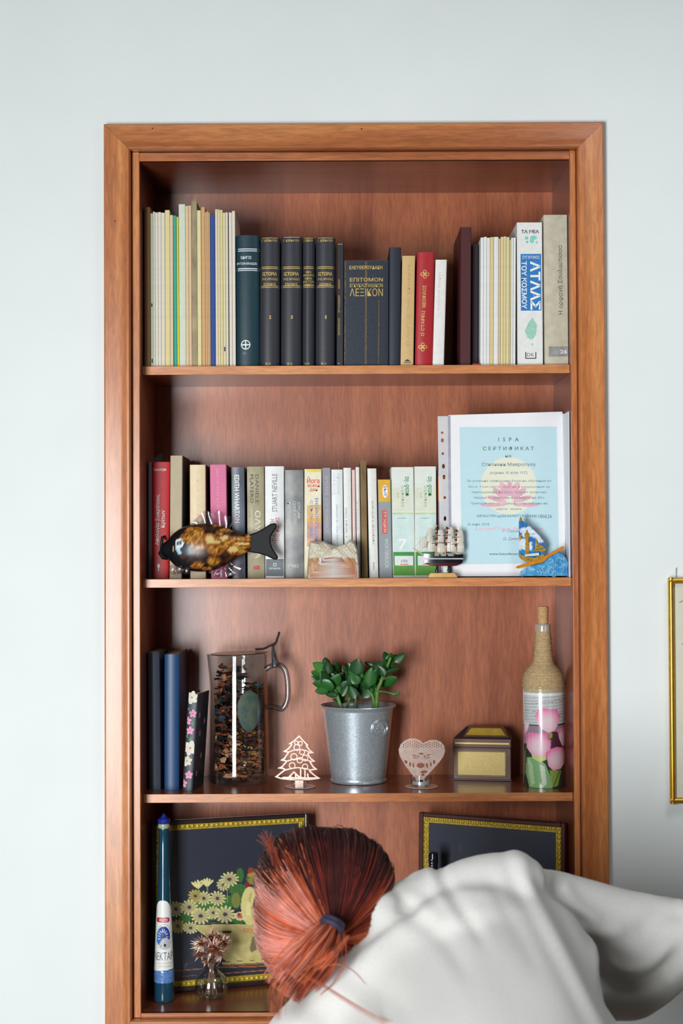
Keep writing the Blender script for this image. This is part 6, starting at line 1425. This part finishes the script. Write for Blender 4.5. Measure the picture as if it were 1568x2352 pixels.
# back: from the left shoulder side to the right shoulder, lofted across the body
sp_d = (pel - chest).normalized(); nrm = A_.cross(sp_d).normalized()
if nrm.y > 0: nrm = -nrm
top_c = (sR + sL) / 2
eloft(b, [(top_c + sp_d * -0.035, A_ * 0.14, nrm * 0.05), (top_c + sp_d * 0.01, A_ * 0.205, nrm * 0.085), (chest, A_ * 0.225, nrm * 0.115), (mid, A_ * 0.225, nrm * 0.125), (mid.lerp(pel, .6), A_ * 0.21, nrm * 0.135), (pel + sp_d * 0.03, A_ * 0.20, nrm * 0.14)], 36)
caps(b, [(P(862, 2142, -0.635), 0.046), (P(905, 2118, -0.62), 0.048), (P(1010, 2068, -0.62), 0.044), (P(1090, 2035, -0.62), 0.044), (P(1185, 2035, -0.62), 0.050)])
caps(b, [(P(905, 2118, -0.62), 0.048), (P(860, 2150, -0.64), 0.040), (P(790, 2260, -0.68), 0.05), (P(700, 2420, -0.72), 0.060)])
caps(b, [(P(985, 2075, -0.60), 0.050), (P(1100, 2170, -0.66), 0.09), (P(960, 2280, -0.68), 0.09), (P(820, 2400, -0.70), 0.09)])
caps(b, [(P(878, 2108, -0.655), 0.036), (P(905, 2125, -0.64), 0.045)])
# right sleeve: wide, hanging from the shoulder ridge to the elbow
rings_s = [(P(1190, 2080, -0.60), P(1190, 1985, -0.60), P(1190, 2180, -0.60), 0.06)]
eloft(b, [sec3((1200, 1985), (1250, 2260), -0.57, 0.06), sec3((1300, 2004), (1330, 2330), -0.56, 0.065), sec3((1400, 2033), (1440, 2345), -0.56, 0.065), sec3((1500, 2052), (1520, 2312), -0.57, 0.062), sec3((1568, 2066), (1580, 2258), -0.58, 0.058), sec3((1640, 2090), (1650, 2268), -0.59, 0.056), sec3((1730, 2120), (1760, 2300), -0.60, 0.055)], 28)
caps(b, [(P(1735, 2210, -.595), 0.054), (elR.lerp(haR, .45), 0.046), (elR.lerp(haR, .85), 0.042)])
caps(b, [(sL, 0.066), (sL.lerp(elL, .5), 0.060), (elL, 0.056), (elL.lerp(haL, .5), 0.050), (elL.lerp(haL, .85), 0.042)])
shirt = merge(b, 'sweater', KN, per, 0.0065, 16)
c, n_ = co_of(shirt)
dcam = c - np.array(CAM); R3, U3, F3 = (np.array(x) for x in (R_, U_, F_))
def fold(pts, w, amp, reach=0.12):
    """press a crease (amp < 0) or raise a ridge along a 3-D polyline"""
    global c
    q = smoothcurve([Vector(p) for p in pts], 6); q = np.array([tuple(x) for x in q]); best = np.full(len(c), 9.0); tt = np.zeros(len(c))
    m = (np.abs(c[:, 0] - q[:, 0].mean()) < 0.35) & (np.abs(c[:, 2] - q[:, 2].mean()) < 0.35) & (n_[:, 1] < 0.35)
    cc = c[m]; bb = best[m]; tv = tt[m]
    for i in range(len(q) - 1):
        a_, d = q[i], q[i + 1] - q[i]; L2 = d[0] ** 2 + d[2] ** 2 + 1e-12
        t = np.clip(((cc[:, 0] - a_[0]) * d[0] + (cc[:, 2] - a_[2]) * d[2]) / L2, 0, 1); dd = np.hypot(cc[:, 0] - a_[0] - t * d[0], cc[:, 2] - a_[2] - t * d[2])
        k_ = dd < bb; bb[k_] = dd[k_]; tv[k_] = ((i + t) / (len(q) - 1))[k_]
    env = np.clip(np.minimum(tv, 1 - tv) * 5 + 0.15, 0, 1)
    c[m] = cc + n_[m] * (amp * env * np.exp(-(bb / w) ** 2))[:, None]
def FP(*pts): return [P(u, v, -0.68) for u, v in pts]
fold(FP((1185, 1955), (1215, 2010), (1250, 2080), (1290, 2160), (1335, 2240), (1385, 2330), (1420, 2420)), 0.013, 0.006)
fold(FP((1215, 1985), (1262, 2060), (1305, 2140), (1350, 2225), (1400, 2310)), 0.012, -0.009)
fold(FP((1160, 1975), (1195, 2050), (1240, 2140), (1285, 2230)), 0.008, -0.0018)
fold(FP((1120, 2010), (1165, 2090), (1205, 2160)), 0.009, -0.0015)
fold(FP((1003, 1992), (1030, 2040), (1070, 2090), (1100, 2130)), 0.008, -0.0045); fold(FP((985, 2010), (1010, 2060), (1050, 2110)), 0.008, 0.004)
fold(FP((905, 2078), (950, 2100), (1010, 2130), (1060, 2175)), 0.011, -0.004); fold(FP((880, 2050), (920, 2065), (985, 2085), (1040, 2120)), 0.010, 0.004)
fold(FP((1335, 2160), (1400, 2170), (1460, 2160)), 0.010, 0.006); fold(FP((1345, 2185), (1390, 2245), (1450, 2285), (1520, 2270), (1580, 2200)), 0.016, -0.014)
fold(FP((1400, 2230), (1450, 2262), (1510, 2250), (1568, 2180)), 0.010, 0.008); fold(FP((1310, 2060), (1345, 2110), (1400, 2150)), 0.010, 0.005); fold(FP((1480, 2170), (1540, 2130), (1600, 2120)), 0.012, -0.006); fold(FP((1540, 2290), (1590, 2240), (1660, 2220)), 0.012, 0.006)
fold(FP((1100, 2300), (1180, 2330), (1300, 2400)), 0.02, -0.003); fold(FP((780, 2200), (850, 2230), (940, 2240)), 0.014, -0.003)
c += n_ * (0.0012 * np.sin(c[:, 0] * 60 + 2 * np.sin(c[:, 2] * 35)) * np.cos(c[:, 2] * 55))[:, None]
put_co(shirt, c); shirt.data.shade_smooth()

# ---- hair: strands combed over the head into the tie
al = math.atan2(0.84, -0.54)
E1 = (R_ * -0.50 + U_ * -0.866).normalized(); E2 = (R_ * 0.866 + U_ * -0.50).normalized(); E3 = E1.cross(E2).normalized()
if E3.y > 0: E3 = -E3
kh = (2.79 - 0.60) / FPX
r1, r2, r3 = 186 * kh, 148 * kh, 0.104
def unit_from_px(u, v):
    p = P(u, v, -0.60) - HC; x, y = p.dot(E1) / r1, p.dot(E2) / r2; return Vector((x, y, math.sqrt(max(0.02, 1 - x * x - y * y))))
BD_ = Vector((((P(612, 1925, -0.6) - HC).dot(E1)) / r1, ((P(612, 1925, -0.6) - HC).dot(E2)) / r2, 0.0)).normalized()
def hp3(d, k_=1.0):
    dn = d.normalized(); ca = max(-1, min(1, dn.dot(BD_))); k_ = k_ * (1 + 0.30 * math.exp(-(math.acos(ca) / 0.48) ** 2)); return HC + E1 * (d.x * r1 * k_) + E2 * (d.y * r2 * k_) + E3 * (d.z * r3 * k_)
T0 = unit_from_px(766, 2106).normalized()
ax1 = T0.cross(Vector((0, 0, 1))).normalized(); ax2 = T0.cross(ax1).normalized()
HRM = [mat((176, 80, 48), 0.4, 0, 0.2, 30, spec=0.7), mat((210, 114, 74), 0.4, 0, 0.2, 30, spec=0.7), mat((220, 152, 138), 0.4, 0, 0.15, 30, spec=0.7), mat((130, 50, 38), 0.42, 0, 0.2, 30, spec=0.6), mat((72, 34, 34), 0.5, 0, 0.2, 30, spec=0.5)]
rh = random.Random(21)
ph_ = [rh.uniform(0, 6.28) for _ in range(8)]
def clump(a): return 0.5 * math.sin(9 * a + ph_[0]) + 0.3 * math.sin(17 * a + ph_[1]) + 0.25 * math.sin(31 * a + ph_[2])
cap_ = MB(); rings = []
for i in range(1, 22):
    th = R(3 + i * 6.2); rings.append([tuple(hp3(T0 * math.cos(th) + (ax1 * math.cos(a) + ax2 * math.sin(a)) * math.sin(th), 0.975 + 0.012 * clump(a) * min(1, th))) for a in [2 * math.pi * k_ / 72 for k_ in range(72)]])
cap_.loft(rings)
part(cap_, 'hair', HRM[3], per, 'red hair combed back smoothly from the crown', smooth=60)
sb = MB()
def strand(pts, r, mi, root=0, rm=4):
    n = len(pts); o = len(sb.v); 
    for i, p in enumerate(pts):
        t = (pts[min(i + 1, n - 1)] - pts[max(i - 1, 0)]); t.normalize(); a_ = t.cross(Vector((0.1, -1, 0.2))).normalized(); b_ = t.cross(a_); rr_ = r * (0.35 + 0.65 * math.sin(math.pi * min(1, (i + .4) / n)))
        for q in (0.5, 2.6, 4.7): sb.v.append(tuple(p + a_ * math.cos(q) * rr_ + b_ * math.sin(q) * rr_))
    for i in range(n - 1):
        for j in range(3): sb.f.append((o + i * 3 + j, o + i * 3 + (j + 1) % 3, o + i * 3 + 3 + (j + 1) % 3, o + i * 3 + 3 + j)); sb.m.append(rm if i < root else mi)
for i in range(3400):
    a = rh.uniform(0, 2 * math.pi); cl = clump(a + 0.02 * rh.gauss(0, 1)); far = R(rh.uniform(88, 132)); near = R(rh.uniform(2.5, 6))
    lev = rh.uniform(0.97, 1.02) + 0.022 * cl + (0.03 if rh.random() < 0.04 else 0); sw = rh.gauss(0, 0.05); pts = []
    for k_ in range(11):
        t = k_ / 10; th = far + (near - far) * t; aa = a + sw * math.sin(math.pi * t) + 0.03 * math.sin(3 * t + i) * (1 - t)
        d = T0 * math.cos(th) + (ax1 * math.cos(aa) + ax2 * math.sin(aa)) * math.sin(th); pts.append(hp3(d, lev + (0.07 * t ** 5)))
    d0 = T0 * math.cos(far * .7) + (ax1 * math.cos(a) + ax2 * math.sin(a)) * math.sin(far * .7); up_ = (hp3(d0) - HC).dot(U_) / 0.11; rt = (hp3(d0) - HC).dot(R_) / 0.10
    q = 0.55 * cl + rh.gauss(0, 0.35)
    # dark grown-out roots on the crown side, faded pink towards the left
    if up_ > 0.62 and rt > -0.35: mi = 4 if q < 0.35 else 3
    elif up_ > 0.1 and rt > 0.25: mi = 3 if q < 0.25 else 0
    elif rt < -0.3 and up_ < 0.75: mi = 2 if q > -0.05 else (1 if q > -0.45 else 0)
    else: mi = 1 if q > 0.05 else (0 if q > -0.5 else 3)
    root = 0
    if up_ > 0.35: root = int(rh.uniform(2, 4.6) + up_ * 1.5 + cl)
    elif rt < -0.5: root = rh.choice([0, 1, 2])
    strand(pts, rh.uniform(0.0006, 0.0010), mi, root, 4 if up_ > 0.3 else 3)
# flyaway tuft at the upper left and loose strands
for i in range(34):
    p0 = P(640 + rh.gauss(0, 9), 1990, -0.66); strand([p0, P(622 + rh.gauss(0, 6), 1950, -0.64), P(608 + rh.gauss(0, 9), 1918 + rh.gauss(0, 9), -0.62)], 0.0005, rh.choice([0, 3, 4]))
sbo = part(sb, 'hair_strands', HRM, per, 'radiating copper red strands with dark roots and faded pink ends', smooth=60); sbo['kind'] = 'stuff'
# elastic
tie = P(765, 2118, -0.738); tn = (R_ * -0.42 - U_ * 0.75 - F_ * 0.5).normalized()
tb_ = MB(); e_a = tn.cross(Vector((0, 0, 1))).normalized(); e_b = tn.cross(e_a).normalized()
for rr_, off in ((0.0125, 0.0), (0.0135, 0.005)):
    tb_.tube([tie + tn * off + e_a * (rr_ * math.cos(q)) + e_b * (rr_ * math.sin(q)) for q in [2 * math.pi * i / 24 for i in range(25)]], 0.0046, 8)
part(tb_, 'hair_tie', mat((40, 36, 58), 0.7, 0, 0.2, 200), per, 'dark violet hair elastic', smooth=60)
# ponytail falling to the lower left over the head and shoulder
sb = MB()
for i in range(760):
    w1 = rh.gauss(0, 1); w2 = rh.gauss(0, 1); k_ = rh.uniform(0.75, 1.08)
    ctr = [(768, 2112, -0.722), (760, 2140, -0.738), (740, 2178, -0.748), (712, 2216, -0.745), (680, 2250, -0.735), (655, 2285, -0.725)]
    wid = [5, 12, 19, 22, 22, 22]; pts = []
    for j, (u, v, y) in enumerate(ctr):
        if j / 5 > k_: break
        pts.append(P(u + w1 * wid[j] * 0.8 + 4 * math.sin(j * 1.2 + w2 * 2), v + w1 * wid[j] * 0.55, y + 0.010 * w2 * min(1, j / 2)))
    if len(pts) > 2: strand(smoothcurve(pts, 3), rh.uniform(0.0006, 0.0010), rh.choice([0, 1, 1, 2, 2, 3, 0] if w1 < 0.4 else [0, 1, 0, 3, 3]))
for (pl, n, jt) in (([(690, 2235), (740, 2262), (800, 2300), (860, 2335), (900, 2350)], 7, 3), ([(700, 2225), (745, 2200), (768, 2185)], 14, 4), ([(720, 2230), (770, 2215), (810, 2230), (840, 2262)], 4, 3), ([(660, 2260), (640, 2300), (632, 2340)], 26, 9), ([(640, 2240), (622, 2285), (628, 2330)], 12, 6), ([(800, 2150), (770, 2190), (735, 2225)], 26, 5)):
    for i in range(n):
        j1, j2 = rh.gauss(0, jt), rh.gauss(0, jt); pts = [P(u + j1 * (.4 + .3 * k_), v + j2 * (.4 + .3 * k_), -0.775 - 0.016 * k_) for k_, (u, v) in enumerate(pl)]
        strand(smoothcurve(pts, 3), 0.00035, rh.choice([0, 1, 1]))
so_ = part(sb, 'ponytail', HRM, per, 'faded copper ponytail hanging over the left shoulder', smooth=60); so_['kind'] = 'stuff'
